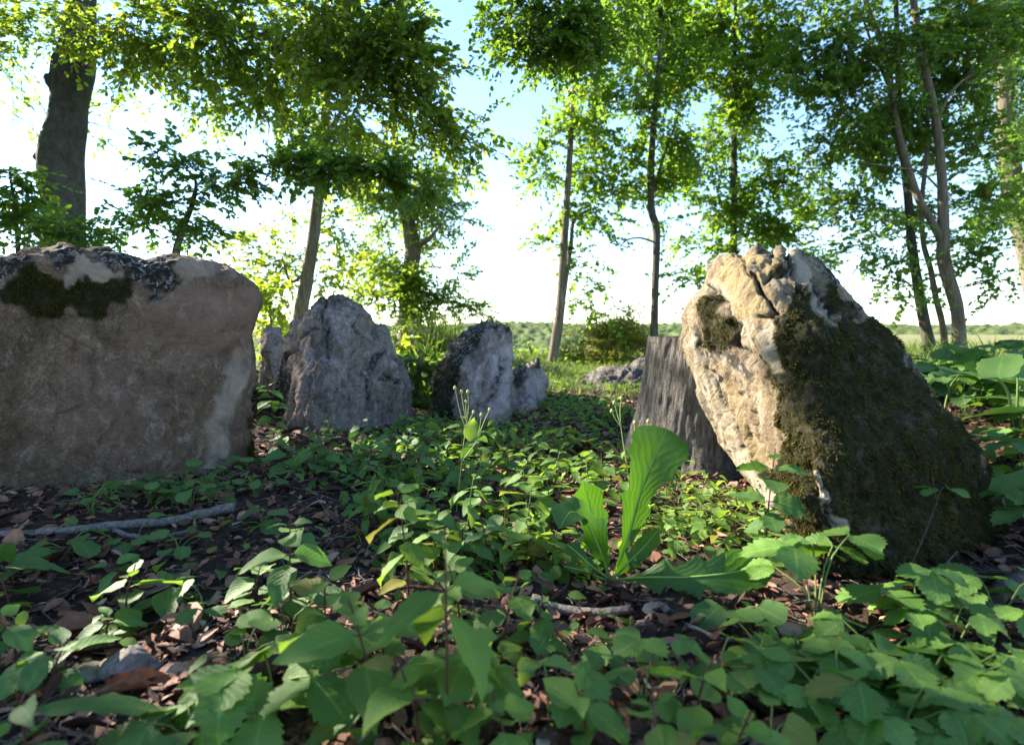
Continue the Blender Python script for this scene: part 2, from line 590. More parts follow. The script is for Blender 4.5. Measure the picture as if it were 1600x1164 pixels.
def build_stone(name, label, mat, outline, centre, ctrl, thick, tdir, N=420, K=110, edge=0.72, amp=(0.02, 0.007, 0.0025),
                strata=(0, 0, 1), cracks=(), moss=(), crust=(), pale=(), warm=(), jit=3.0, seed=0, kb=26, group=None, cat='stone', crust_top=0.0, bare_crust=0.0):
    o2 = resample(outline, N)
    c = np.asarray(centre, float)
    ang = np.linspace(0, 2 * np.pi, N, endpoint=False)
    # uneven broken outline
    nz = fbm(np.column_stack([o2 / 26.0, np.zeros(N)]), 4, seed + 2)
    rad = o2 - c
    o2 = o2 + rad / (np.hypot(*rad.T)[:, None]) * (jit * nz)[:, None]
    depth = tps(ctrl)
    tf = np.concatenate([np.linspace(0.02, edge, int(K * 0.62)), edge + (1 - edge) * np.sin(np.linspace(0, np.pi / 2, K - int(K * 0.62) + 1)[1:])])
    rings_px, offs = [], []
    Tf, Tb = thick * 0.5, thick * 0.5
    def off(t):
        s = np.clip((t - edge) / (1 - edge), 0, 1)
        return 1 - np.sqrt(np.maximum(1 - s ** 2, 0))
    tb = np.linspace(1, 0.02, kb)[1:]
    allt = np.concatenate([tf, tb])
    q = (c[None, None] + (o2 - c)[None] * allt[:, None, None]).reshape(-1, 2)
    dd = depth(q)
    w = P(q[:, 0], q[:, 1], dd)
    of = np.concatenate([Tf * off(tf), thick - Tb * off(tb)])
    n = np.asarray(tdir, float); n = n / np.linalg.norm(n)
    w = w + np.repeat(of, N)[:, None] * n[None]
    nr = len(allt)
    isf = np.repeat(np.concatenate([np.ones(len(tf)), np.zeros(len(tb))]), N) > 0.5
    i = np.arange(nr - 1)[:, None] * N
    j = np.arange(N)[None]
    f = np.stack([i + j, i + (j + 1) % N, i + N + (j + 1) % N, i + N + j], -1).reshape(-1, 4)
    def normals(w):
        g = w[:nr * N].reshape(nr, N, 3)
        du = np.gradient(g, axis=0)
        dv = np.roll(g, -1, 1) - np.roll(g, 1, 1)
        m = np.cross(dv, du).reshape(-1, 3)
        return m / (np.linalg.norm(m, axis=1)[:, None] + 1e-12)
    nm = normals(w)
    # outward check
    if (nm[:N * 3] @ n).mean() > 0:
        nm = -nm; f = f[:, ::-1]; sgn = -1
    else:
        sgn = 1
    st = np.asarray(strata, float); st /= np.linalg.norm(st)
    along = w @ st
    ws = w - 0.82 * along[:, None] * st[None]          # stretched along the bedding
    # broad facets, bedding ridges, pits
    h = amp[0] * fbm(w * 5.5, 3, seed) + amp[1] * ridged(ws * 24, 3, seed + 5) - amp[1] * 0.5 + amp[2] * fbm(w * 90, 3, seed + 9)
    blk = vnoise(np.floor(ws * 15 + 0.8 * np.stack([fbm(w * 7, 2, seed + 3)] * 3, -1)), seed + 4)
    h = h + amp[1] * 0.7 * blk
    wq = w + 0.02 * np.stack([fbm(w * 18, 2, seed + 70 + k_) for k_ in range(3)], -1)
    fac = np.abs(vnoise(wq * 11 - 0.5 * (wq @ st)[:, None] * st * 11, seed + 81)) + 0.5 * np.abs(vnoise(wq * 27, seed + 82))
    h = h - amp[1] * 1.5 * np.clip(0.30 - fac, 0, 1) * 3
    for line, wd, dp in cracks:
        dl = seg_dist(q + 5 * np.stack([fbm(np.column_stack([q / 16, 0 * q[:, :1]]), 3, seed + 6), fbm(np.column_stack([q / 16, 0 * q[:, :1] + 9]), 3, seed + 7)], -1), line)
        h = h - dp * np.exp(-(dl / wd) ** 2) * isf
    mm = np.zeros(len(q))
    for k, (poly, wd, jt, s) in enumerate(moss):
        mm = np.maximum(mm, s * soft_poly(q, poly, wd, jt, seed + 44 + k))
    h = h + mm * (0.004 + 0.006 * fbm(w * 34, 3, seed + 90))
    w = w + nm * h[:, None]
    at = {}
    for nme, lst in (('moss', moss), ('pale', pale), ('warm', warm), ('crust', crust)):
        a = np.zeros(len(q))
        for k, (poly, wd, jt, s) in enumerate(lst):
            a = np.maximum(a, s * soft_poly(q, poly, wd, jt, seed + 40 + k + len(nme)))
        at[nme] = a
    at['moss'] = at['moss'] * (1 - np.clip((at['pale'] - 0.25) * 2.2, 0, 1)) * (1 - 0.8 * np.clip(at['crust'] - 0.3, 0, 1) * bare_crust)
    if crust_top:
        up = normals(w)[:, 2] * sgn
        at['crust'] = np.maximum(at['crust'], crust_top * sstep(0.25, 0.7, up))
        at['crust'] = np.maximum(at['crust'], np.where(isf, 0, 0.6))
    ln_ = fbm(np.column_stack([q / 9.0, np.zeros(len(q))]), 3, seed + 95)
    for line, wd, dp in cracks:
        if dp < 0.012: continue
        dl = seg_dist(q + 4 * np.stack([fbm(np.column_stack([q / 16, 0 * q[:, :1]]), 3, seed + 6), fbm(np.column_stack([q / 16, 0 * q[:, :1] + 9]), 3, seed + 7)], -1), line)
        at['crust'] = np.maximum(at['crust'], np.clip(np.exp(-(dl / (wd * 1.1)) ** 2) * (0.8 + 0.8 * ln_), 0, 1) * isf)  # deeper cracks darkened in colour too, through the crust attribute
    base = np.array([w[:, 0].mean(), w[:, 1].mean(), 0.0])
    base[2] = float(terrain(base[0], base[1]))
    jj = np.arange(N)
    cf = np.vstack([w[:N].mean(0), w[-N:].mean(0)])
    e = (nr - 1) * N
    t1 = np.stack([np.full(N, len(w)), (jj + 1) % N, jj], -1); t2 = np.stack([np.full(N, len(w) + 1), e + jj, e + (jj + 1) % N], -1)
    if sgn < 0: t1, t2 = t1[:, ::-1], t2[:, ::-1]
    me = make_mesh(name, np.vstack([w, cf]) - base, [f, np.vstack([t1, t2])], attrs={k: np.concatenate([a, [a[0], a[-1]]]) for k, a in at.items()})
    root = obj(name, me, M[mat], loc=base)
    tag(root, label, cat, group)
    return dict(obj=root, w=w, nm=normals(w) * sgn, q=q, attrs=at, front=isf, base=base, depth=depth, f=f)

def add_moss(st, count, size, seed, name='moss', thr=0.55):
    """strand tufts rooted on the mossy part of a stone"""
    g = np.random.default_rng(seed)
    w, nm, f = st['w'], st['nm'], st['f']
    fm = st['attrs']['moss'][f].mean(1)
    a = np.linalg.norm(np.cross(w[f[:, 1]] - w[f[:, 0]], w[f[:, 2]] - w[f[:, 0]]), axis=1)
    pr = np.where(fm > thr, a * fm, 0)
    if pr.sum() <= 0: return
    k = g.choice(len(f), count, p=pr / pr.sum())
    uv = g.random((count, 2))
    A, B, C, D = w[f[k, 0]], w[f[k, 1]], w[f[k, 2]], w[f[k, 3]]
    p = (A * (1 - uv[:, :1]) + B * uv[:, :1]) * (1 - uv[:, 1:]) + (D * (1 - uv[:, :1]) + C * uv[:, :1]) * uv[:, 1:]
    n = nm[f[k, 0]]
    cl = 0.5 + 0.5 * fbm(p * 38, 3, seed)
    L = size * g.uniform(0.5, 1.3, count) * np.clip(0.4 + cl * 1.1, 0.25, 1.9)
    d = n + g.normal(0, 0.55, (count, 3)) + np.array([0, 0, -0.25])
    d /= np.linalg.norm(d, axis=1)[:, None]
    s = np.cross(d, g.normal(0, 1, (count, 3)))
    s /= np.linalg.norm(s, axis=1)[:, None] + 1e-9
    wd = (0.13 * L)[:, None]
    p0 = p - n * 0.002
    mid = p0 + d * (L * 0.55)[:, None]
    tip = p0 + d * L[:, None] + np.array([0, 0, -1.0]) * (0.22 * L)[:, None]
    v = np.stack([p0 - s * wd * 0.6, p0 + s * wd * 0.6, mid + s * wd, tip, mid - s * wd], 1).reshape(-1, 3)
    b = np.arange(count)[:, None] * 5
    ff = np.concatenate([b + np.array([0, 1, 2]), b + np.array([0, 2, 4]), b + np.array([4, 2, 3])])
    o = obj(name, make_mesh(name, v - st['base'], ff, smooth=False), M['moss'], st['obj'])
    tag(o, kind='stuff')

stones = {}
# the broad slab
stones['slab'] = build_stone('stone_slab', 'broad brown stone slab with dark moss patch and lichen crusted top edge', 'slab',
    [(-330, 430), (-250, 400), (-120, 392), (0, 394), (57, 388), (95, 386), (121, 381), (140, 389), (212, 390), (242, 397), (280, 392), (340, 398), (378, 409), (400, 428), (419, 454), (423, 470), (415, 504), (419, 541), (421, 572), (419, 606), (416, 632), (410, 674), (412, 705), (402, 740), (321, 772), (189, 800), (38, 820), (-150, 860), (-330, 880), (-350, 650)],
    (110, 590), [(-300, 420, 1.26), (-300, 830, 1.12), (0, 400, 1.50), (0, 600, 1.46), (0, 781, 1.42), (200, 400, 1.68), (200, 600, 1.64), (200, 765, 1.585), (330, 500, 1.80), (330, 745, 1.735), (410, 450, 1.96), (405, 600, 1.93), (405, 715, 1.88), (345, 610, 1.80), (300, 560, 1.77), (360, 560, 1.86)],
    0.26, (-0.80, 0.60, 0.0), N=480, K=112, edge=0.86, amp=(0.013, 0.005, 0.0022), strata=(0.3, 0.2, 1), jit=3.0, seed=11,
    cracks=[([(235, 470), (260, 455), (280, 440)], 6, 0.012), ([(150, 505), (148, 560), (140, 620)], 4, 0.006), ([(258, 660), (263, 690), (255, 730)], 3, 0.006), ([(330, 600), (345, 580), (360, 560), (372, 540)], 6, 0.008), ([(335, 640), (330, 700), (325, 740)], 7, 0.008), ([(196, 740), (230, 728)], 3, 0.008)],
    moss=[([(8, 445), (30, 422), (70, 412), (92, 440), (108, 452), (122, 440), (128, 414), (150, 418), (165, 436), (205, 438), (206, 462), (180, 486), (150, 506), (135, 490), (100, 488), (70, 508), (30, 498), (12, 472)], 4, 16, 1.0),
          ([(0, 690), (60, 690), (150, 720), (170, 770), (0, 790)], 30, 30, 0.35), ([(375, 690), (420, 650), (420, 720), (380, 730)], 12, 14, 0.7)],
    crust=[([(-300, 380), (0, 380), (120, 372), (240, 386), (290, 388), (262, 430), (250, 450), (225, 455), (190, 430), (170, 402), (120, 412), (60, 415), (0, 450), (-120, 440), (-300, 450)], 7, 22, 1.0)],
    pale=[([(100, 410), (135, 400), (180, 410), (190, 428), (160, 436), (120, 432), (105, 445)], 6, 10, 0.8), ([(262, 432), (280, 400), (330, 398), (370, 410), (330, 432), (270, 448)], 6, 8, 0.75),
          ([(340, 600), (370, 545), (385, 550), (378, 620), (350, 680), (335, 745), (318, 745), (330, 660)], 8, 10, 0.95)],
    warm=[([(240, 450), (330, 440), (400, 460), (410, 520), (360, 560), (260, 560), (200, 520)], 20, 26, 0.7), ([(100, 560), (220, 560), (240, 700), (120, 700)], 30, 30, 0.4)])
add_moss(stones['slab'], 26000, 0.008, 5)

# pointed stone
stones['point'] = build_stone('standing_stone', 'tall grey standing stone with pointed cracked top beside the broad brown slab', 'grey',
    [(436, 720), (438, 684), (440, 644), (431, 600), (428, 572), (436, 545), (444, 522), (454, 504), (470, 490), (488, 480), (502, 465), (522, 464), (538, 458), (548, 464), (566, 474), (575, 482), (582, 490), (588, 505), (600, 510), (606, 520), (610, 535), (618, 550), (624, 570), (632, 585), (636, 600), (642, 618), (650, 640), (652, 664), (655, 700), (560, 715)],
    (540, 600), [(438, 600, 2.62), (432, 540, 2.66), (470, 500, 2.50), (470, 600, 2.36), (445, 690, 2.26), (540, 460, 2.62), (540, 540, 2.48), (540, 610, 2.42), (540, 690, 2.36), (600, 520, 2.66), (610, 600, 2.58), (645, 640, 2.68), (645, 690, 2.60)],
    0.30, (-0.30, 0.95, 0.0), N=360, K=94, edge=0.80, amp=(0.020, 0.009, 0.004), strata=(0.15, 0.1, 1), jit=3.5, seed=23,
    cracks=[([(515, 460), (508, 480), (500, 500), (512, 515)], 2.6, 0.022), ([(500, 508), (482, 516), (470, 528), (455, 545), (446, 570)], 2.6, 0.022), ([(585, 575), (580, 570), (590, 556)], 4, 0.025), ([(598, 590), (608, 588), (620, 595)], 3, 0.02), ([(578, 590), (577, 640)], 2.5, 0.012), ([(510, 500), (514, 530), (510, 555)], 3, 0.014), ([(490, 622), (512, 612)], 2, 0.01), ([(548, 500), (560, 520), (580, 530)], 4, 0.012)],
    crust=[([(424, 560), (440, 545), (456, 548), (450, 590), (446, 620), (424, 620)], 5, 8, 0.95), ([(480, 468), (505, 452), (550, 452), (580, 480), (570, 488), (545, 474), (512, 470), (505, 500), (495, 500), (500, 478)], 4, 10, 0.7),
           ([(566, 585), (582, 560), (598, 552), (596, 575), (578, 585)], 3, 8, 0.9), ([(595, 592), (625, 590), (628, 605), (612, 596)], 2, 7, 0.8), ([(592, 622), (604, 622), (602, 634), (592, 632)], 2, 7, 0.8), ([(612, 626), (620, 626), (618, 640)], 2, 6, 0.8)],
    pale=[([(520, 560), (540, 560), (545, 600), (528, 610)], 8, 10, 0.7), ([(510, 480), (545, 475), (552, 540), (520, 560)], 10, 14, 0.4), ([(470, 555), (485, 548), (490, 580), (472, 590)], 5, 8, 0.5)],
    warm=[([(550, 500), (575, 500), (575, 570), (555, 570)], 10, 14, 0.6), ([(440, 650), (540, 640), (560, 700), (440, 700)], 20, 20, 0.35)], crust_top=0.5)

stones['wedge'] = build_stone('stone_wedge', 'small pale grey stone wedged upright behind the gap by the broad brown slab', 'grey',
    [(408, 600), (410, 530), (418, 513), (428, 510), (438, 514), (440, 530), (436, 560), (428, 620)], (424, 555), [(410, 520, 2.25), (440, 520, 2.3), (424, 600, 2.22), (424, 545, 2.2)],
    0.12, (-0.4, 0.9, 0), N=140, K=36, edge=0.6, amp=(0.012, 0.008, 0.003), seed=31, kb=12)
stones['wedge2'] = None

# third stone with the dark mossy flank, and the low one next to it
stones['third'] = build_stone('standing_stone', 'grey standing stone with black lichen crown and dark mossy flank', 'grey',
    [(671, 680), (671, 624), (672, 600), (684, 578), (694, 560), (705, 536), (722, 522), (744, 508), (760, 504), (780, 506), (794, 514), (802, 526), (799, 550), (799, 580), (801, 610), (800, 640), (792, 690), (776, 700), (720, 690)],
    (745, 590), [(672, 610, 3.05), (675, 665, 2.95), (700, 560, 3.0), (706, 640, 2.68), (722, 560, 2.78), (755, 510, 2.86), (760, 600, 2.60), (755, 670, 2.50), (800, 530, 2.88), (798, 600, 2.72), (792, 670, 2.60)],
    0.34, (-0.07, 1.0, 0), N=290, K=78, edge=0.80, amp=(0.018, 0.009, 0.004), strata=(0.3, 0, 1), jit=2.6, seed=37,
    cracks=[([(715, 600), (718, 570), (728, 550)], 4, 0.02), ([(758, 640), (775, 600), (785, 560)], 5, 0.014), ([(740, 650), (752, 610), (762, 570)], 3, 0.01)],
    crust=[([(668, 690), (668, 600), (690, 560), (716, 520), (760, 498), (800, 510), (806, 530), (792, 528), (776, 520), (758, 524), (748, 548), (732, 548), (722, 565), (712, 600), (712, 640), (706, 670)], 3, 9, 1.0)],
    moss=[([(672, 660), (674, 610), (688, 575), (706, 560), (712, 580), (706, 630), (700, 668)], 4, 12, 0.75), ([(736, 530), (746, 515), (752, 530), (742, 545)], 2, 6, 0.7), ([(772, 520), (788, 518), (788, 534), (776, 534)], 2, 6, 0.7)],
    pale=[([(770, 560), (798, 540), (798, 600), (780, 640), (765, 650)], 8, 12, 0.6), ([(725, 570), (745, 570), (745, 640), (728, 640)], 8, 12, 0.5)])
add_moss(stones['third'], 2600, 0.014, 15, thr=0.4)
stones['low'] = build_stone('standing_stone', 'low grey stone with slanting broken top leaning on the dark crowned stone', 'grey',
    [(796, 690), (797, 600), (802, 580), (812, 571), (824, 570), (834, 566), (844, 561), (850, 568), (855, 578), (857, 600), (854, 620), (846, 640), (836, 652), (815, 680)],
    (828, 615), [(800, 590, 3.12), (800, 660, 2.86), (825, 575, 3.25), (828, 640, 3.0), (855, 580, 3.56), (852, 620, 3.42), (838, 652, 3.15)],
    0.26, (-0.02, 1.0, 0), N=200, K=60, edge=0.78, amp=(0.02, 0.014, 0.004), jit=2, seed=41, kb=16,
    crust=[([(805, 585), (815, 568), (826, 568), (820, 590), (808, 605)], 3, 6, 0.8), ([(836, 566), (848, 558), (853, 570), (840, 574)], 2, 4, 0.9)],
    moss=[([(800, 600), (808, 580), (820, 576), (818, 600), (806, 615)], 3, 6, 0.6)], pale=[([(812, 600), (850, 580), (850, 620), (820, 650)], 8, 10, 0.5)])
# fallen stone at the far end
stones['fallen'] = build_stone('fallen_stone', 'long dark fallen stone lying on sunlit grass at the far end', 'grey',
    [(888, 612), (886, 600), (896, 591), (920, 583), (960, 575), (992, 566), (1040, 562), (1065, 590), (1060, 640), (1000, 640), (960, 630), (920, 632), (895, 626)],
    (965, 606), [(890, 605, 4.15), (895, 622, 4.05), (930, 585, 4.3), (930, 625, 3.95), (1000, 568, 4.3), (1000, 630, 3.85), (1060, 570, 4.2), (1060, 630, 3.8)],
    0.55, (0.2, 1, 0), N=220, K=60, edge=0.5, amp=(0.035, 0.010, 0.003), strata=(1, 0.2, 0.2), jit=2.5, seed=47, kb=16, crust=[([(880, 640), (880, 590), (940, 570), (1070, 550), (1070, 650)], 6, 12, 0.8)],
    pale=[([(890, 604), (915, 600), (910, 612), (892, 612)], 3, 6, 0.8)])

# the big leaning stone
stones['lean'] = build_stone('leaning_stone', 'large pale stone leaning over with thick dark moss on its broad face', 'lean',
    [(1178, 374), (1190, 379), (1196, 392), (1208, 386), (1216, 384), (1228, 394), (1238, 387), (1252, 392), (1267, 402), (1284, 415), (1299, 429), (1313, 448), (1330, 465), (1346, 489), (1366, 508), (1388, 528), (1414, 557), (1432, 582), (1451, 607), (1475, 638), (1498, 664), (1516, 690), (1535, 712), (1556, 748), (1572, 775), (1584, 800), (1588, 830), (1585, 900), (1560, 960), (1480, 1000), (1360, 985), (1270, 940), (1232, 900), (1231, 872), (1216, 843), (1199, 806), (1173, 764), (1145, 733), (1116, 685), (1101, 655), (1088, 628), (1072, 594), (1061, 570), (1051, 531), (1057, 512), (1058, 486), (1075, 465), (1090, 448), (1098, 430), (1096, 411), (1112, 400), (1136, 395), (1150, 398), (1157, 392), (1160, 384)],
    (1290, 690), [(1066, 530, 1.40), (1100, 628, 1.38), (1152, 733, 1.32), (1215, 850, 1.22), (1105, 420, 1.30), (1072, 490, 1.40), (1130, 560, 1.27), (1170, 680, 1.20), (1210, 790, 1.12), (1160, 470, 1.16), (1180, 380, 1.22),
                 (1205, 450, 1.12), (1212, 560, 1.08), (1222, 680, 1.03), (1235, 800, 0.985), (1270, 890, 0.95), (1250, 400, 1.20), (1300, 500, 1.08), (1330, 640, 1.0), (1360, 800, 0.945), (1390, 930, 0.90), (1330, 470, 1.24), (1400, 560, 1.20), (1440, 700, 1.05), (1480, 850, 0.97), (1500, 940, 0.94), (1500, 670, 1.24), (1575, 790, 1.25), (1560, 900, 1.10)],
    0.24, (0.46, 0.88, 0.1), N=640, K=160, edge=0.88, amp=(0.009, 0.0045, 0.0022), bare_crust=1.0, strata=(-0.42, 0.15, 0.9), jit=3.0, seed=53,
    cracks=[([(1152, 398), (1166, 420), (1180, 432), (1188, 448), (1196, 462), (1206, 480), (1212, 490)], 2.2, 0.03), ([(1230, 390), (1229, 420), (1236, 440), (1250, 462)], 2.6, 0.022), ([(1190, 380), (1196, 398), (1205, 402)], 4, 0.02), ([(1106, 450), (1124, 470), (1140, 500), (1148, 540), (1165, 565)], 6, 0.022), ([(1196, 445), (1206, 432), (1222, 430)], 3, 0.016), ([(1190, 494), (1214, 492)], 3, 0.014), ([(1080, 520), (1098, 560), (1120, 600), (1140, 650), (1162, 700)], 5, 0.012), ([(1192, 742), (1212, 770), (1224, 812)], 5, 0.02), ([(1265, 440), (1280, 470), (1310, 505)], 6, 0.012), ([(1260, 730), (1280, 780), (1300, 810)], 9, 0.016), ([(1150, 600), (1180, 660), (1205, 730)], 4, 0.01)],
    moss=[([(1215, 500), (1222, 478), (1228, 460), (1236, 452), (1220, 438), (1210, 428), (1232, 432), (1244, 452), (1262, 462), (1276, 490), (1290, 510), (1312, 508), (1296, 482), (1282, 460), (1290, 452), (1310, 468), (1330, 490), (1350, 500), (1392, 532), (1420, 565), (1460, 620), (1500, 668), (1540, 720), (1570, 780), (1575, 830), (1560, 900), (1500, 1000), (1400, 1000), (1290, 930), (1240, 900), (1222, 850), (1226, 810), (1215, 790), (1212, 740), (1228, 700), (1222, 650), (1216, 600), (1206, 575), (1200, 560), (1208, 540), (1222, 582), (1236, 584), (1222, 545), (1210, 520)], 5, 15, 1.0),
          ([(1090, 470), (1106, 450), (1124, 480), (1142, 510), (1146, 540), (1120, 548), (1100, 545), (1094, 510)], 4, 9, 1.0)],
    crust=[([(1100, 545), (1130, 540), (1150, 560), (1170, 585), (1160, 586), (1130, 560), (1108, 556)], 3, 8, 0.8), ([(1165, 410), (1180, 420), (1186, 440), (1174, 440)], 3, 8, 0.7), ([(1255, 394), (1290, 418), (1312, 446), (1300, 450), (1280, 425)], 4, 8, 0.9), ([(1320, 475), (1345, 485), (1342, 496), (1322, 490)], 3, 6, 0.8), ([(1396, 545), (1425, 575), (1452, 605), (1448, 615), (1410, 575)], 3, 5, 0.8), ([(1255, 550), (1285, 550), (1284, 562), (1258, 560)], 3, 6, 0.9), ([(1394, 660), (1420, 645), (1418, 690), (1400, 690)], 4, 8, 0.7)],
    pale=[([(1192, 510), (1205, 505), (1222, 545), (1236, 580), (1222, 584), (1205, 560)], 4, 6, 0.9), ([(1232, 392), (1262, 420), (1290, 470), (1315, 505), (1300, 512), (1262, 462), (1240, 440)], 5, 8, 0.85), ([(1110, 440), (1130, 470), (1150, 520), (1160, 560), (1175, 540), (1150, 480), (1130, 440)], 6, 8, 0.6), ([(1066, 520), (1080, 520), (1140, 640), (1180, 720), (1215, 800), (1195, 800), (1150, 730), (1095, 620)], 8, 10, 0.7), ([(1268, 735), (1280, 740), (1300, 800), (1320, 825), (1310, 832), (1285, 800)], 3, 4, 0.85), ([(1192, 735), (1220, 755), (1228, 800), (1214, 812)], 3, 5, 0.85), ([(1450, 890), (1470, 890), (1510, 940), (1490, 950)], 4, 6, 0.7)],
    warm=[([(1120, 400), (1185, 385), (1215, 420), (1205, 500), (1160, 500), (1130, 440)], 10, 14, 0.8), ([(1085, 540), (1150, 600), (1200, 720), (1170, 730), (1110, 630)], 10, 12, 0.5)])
add_moss(stones['lean'], 84000, 0.0075, 6)
# ------------------------------------------------------------------ stump
def build_stump():
    c = P(1088, 640, 1.78)
    cx, cy = c[0], c[1]
    gz = float(terrain(cx, cy))
    root = thing('tree_stump', 'grey weathered tree stump sawn flat behind the leaning mossy stone', 'stump', (cx, cy, gz))
    n, th_n = 90, 220
    topz = CAM_H - 0.016 - gz
    zs = np.linspace(-0.12, topz, n)
    th = np.linspace(0, 2 * np.pi, th_n, endpoint=False)
    Z, T = np.meshgrid(zs, th, indexing='ij')
    flare = np.exp(-np.maximum(Z, 0) / 0.09)
    r = 0.150 + 0.040 * (1 - Z / topz) + 0.045 * flare * (0.55 + 0.75 * np.maximum(0, np.cos(T * 4 + 0.6)) ** 1.5)
    # long vertical grooves of the bark
    p = np.stack([np.cos(T).ravel() * 2.2, np.sin(T).ravel() * 2.2, Z.ravel() * 1.3], -1)
    r = r + 0.010 * fbm(p * 1.2, 3, 61).reshape(r.shape)
    p2 = np.stack([np.cos(T).ravel() * 7, np.sin(T).ravel() * 7, Z.ravel() * 2.4], -1)
    r = r - 0.0045 * np.clip(ridged(p2, 3, 66).reshape(r.shape) - 0.5, 0, 2)
    p3 = np.stack([np.cos(T).ravel() * 26, np.sin(T).ravel() * 26, Z.ravel() * 14], -1)
    r = r + 0.0045 * fbm(p3, 3, 67).reshape(r.shape)
    lean = 0.01 * Z
    v = np.stack([r * np.cos(T) + lean, r * np.sin(T), Z], -1).reshape(-1, 3)
    i = np.arange(n - 1)[:, None] * th_n
    j = np.arange(th_n)[None]
    f = np.stack([i + j, i + (j + 1) % th_n, i + th_n + (j + 1) % th_n, i + th_n + j], -1).reshape(-1, 4)
    obj('bark', make_mesh('stump_bark', v, f), M['stump'], root)
    # sawn top, a little dished
    t = NT('sawn_wood')
    o = t.coord('Object')
    ln = t.n('VectorMath', operation='LENGTH'); t.l(o, ln.inputs[0])
    rg = t.math('SINE', t.math('MULTIPLY', t.math('ADD', ln.outputs['Value'], t.math('MULTIPLY', t.noise(o, 14, 4), 0.02)), 900))
    col = t.mix(t.ramp(rg, [(0.3, 0.0), (0.7, 1.0)]), (0.10, 0.09, 0.08), (0.24, 0.22, 0.20))
    mt = t.done(t.bsdf(col, 0.9, t.bump(t.noise(o, 70, 5), 0.5, 0.005), 0.2))
    rim = v[-th_n:]
    ks = np.linspace(1, 0.02, 12)
    tv = np.concatenate([np.column_stack([rim[:, :2] * k, np.full(th_n, topz) - 0.006 * (1 - k) + 0.003 * fbm(np.column_stack([rim[:, :2] * k * 30, np.zeros(th_n)]), 2, 5) * (k < 1)]) for k in ks])
    i = np.arange(len(ks) - 1)[:, None] * th_n
    tf = np.stack([i + j, i + (j + 1) % th_n, i + th_n + (j + 1) % th_n, i + th_n + j], -1).reshape(-1, 4)
    obj('sawn_top', make_mesh('stump_top', tv + np.array([0, 0, 0.001]), tf), mt, root)
    return cx, cy
STUMP = build_stump()

# ------------------------------------------------------------------ trees
M['leaf_beech'] = leaf_mat('leaf_beech', (0.040, 0.080, 0.013), (0.080, 0.130, 0.022), (0.42, 0.60, 0.045), 0.50, odd=(0.20, 0.17, 0.02), oddp=0.95)
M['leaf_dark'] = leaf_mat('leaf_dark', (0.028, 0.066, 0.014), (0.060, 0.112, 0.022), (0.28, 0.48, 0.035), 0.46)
M['leaf_lime'] = leaf_mat('leaf_lime', (0.055, 0.098, 0.013), (0.092, 0.145, 0.020), (0.48, 0.62, 0.04), 0.50, odd=(0.30, 0.26, 0.02), oddp=0.95)
M['leaf_maple'] = leaf_mat('leaf_maple', (0.040, 0.092, 0.013), (0.075, 0.140, 0.020), (0.34, 0.56, 0.030), 0.50, odd=(0.30, 0.25, 0.02), oddp=0.975)
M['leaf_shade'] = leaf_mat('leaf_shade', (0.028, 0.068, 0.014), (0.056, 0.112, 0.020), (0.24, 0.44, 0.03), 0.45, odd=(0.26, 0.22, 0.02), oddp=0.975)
M['leaf_yellow'] = leaf_mat('leaf_yellow', (0.10, 0.14, 0.018), (0.17, 0.19, 0.030), (0.50, 0.52, 0.06), 0.45, odd=(0.30, 0.16, 0.03), oddp=0.92)

def leaf_template(kind):
    """six point folded leaf blades, length 1 along +X: (verts, quads)"""
    if kind == 'maple':
        v = np.array([[0, 0, 0], [0.18, 0.34, 0.05], [0.50, 0.52, 0.03], [0.60, 0.26, 0.05], [1, 0, -0.10], [0.60, -0.26, 0.05], [0.50, -0.52, 0.03], [0.18, -0.34, 0.05]])
        f = np.array([[0, 4, 3, 1], [1, 3, 2, 2], [0, 7, 5, 4], [7, 6, 5, 5]])
        f = np.array([[0, 3, 1], [0, 4, 3], [1, 3, 2], [0, 7, 5], [0, 5, 4], [7, 6, 5]])
    else:
        w = {'beech': 0.33, 'narrow': 0.24, 'round': 0.42}[kind]
        v = np.array([[0, 0, 0], [0.32, w, 0.06], [0.72, w * 0.72, 0.02], [1, 0, -0.12], [0.72, -w * 0.72, 0.02], [0.32, -w, 0.06]])
        f = np.array([[0, 2, 1], [0, 3, 2], [0, 5, 4], [0, 4, 3]])
    return v, f

def frames(d, up_jit, g):
    """orthonormal frames with x along d and z roughly up"""
    d = d / (np.linalg.norm(d, axis=1)[:, None] + 1e-9)
    up = np.array([0, 0, 1.0]) + up_jit * g.normal(0, 1, d.shape)
    y = np.cross(up, d); y /= np.linalg.norm(y, axis=1)[:, None] + 1e-9
    z = np.cross(d, y)
    return np.stack([d, y, z], -1)          # columns

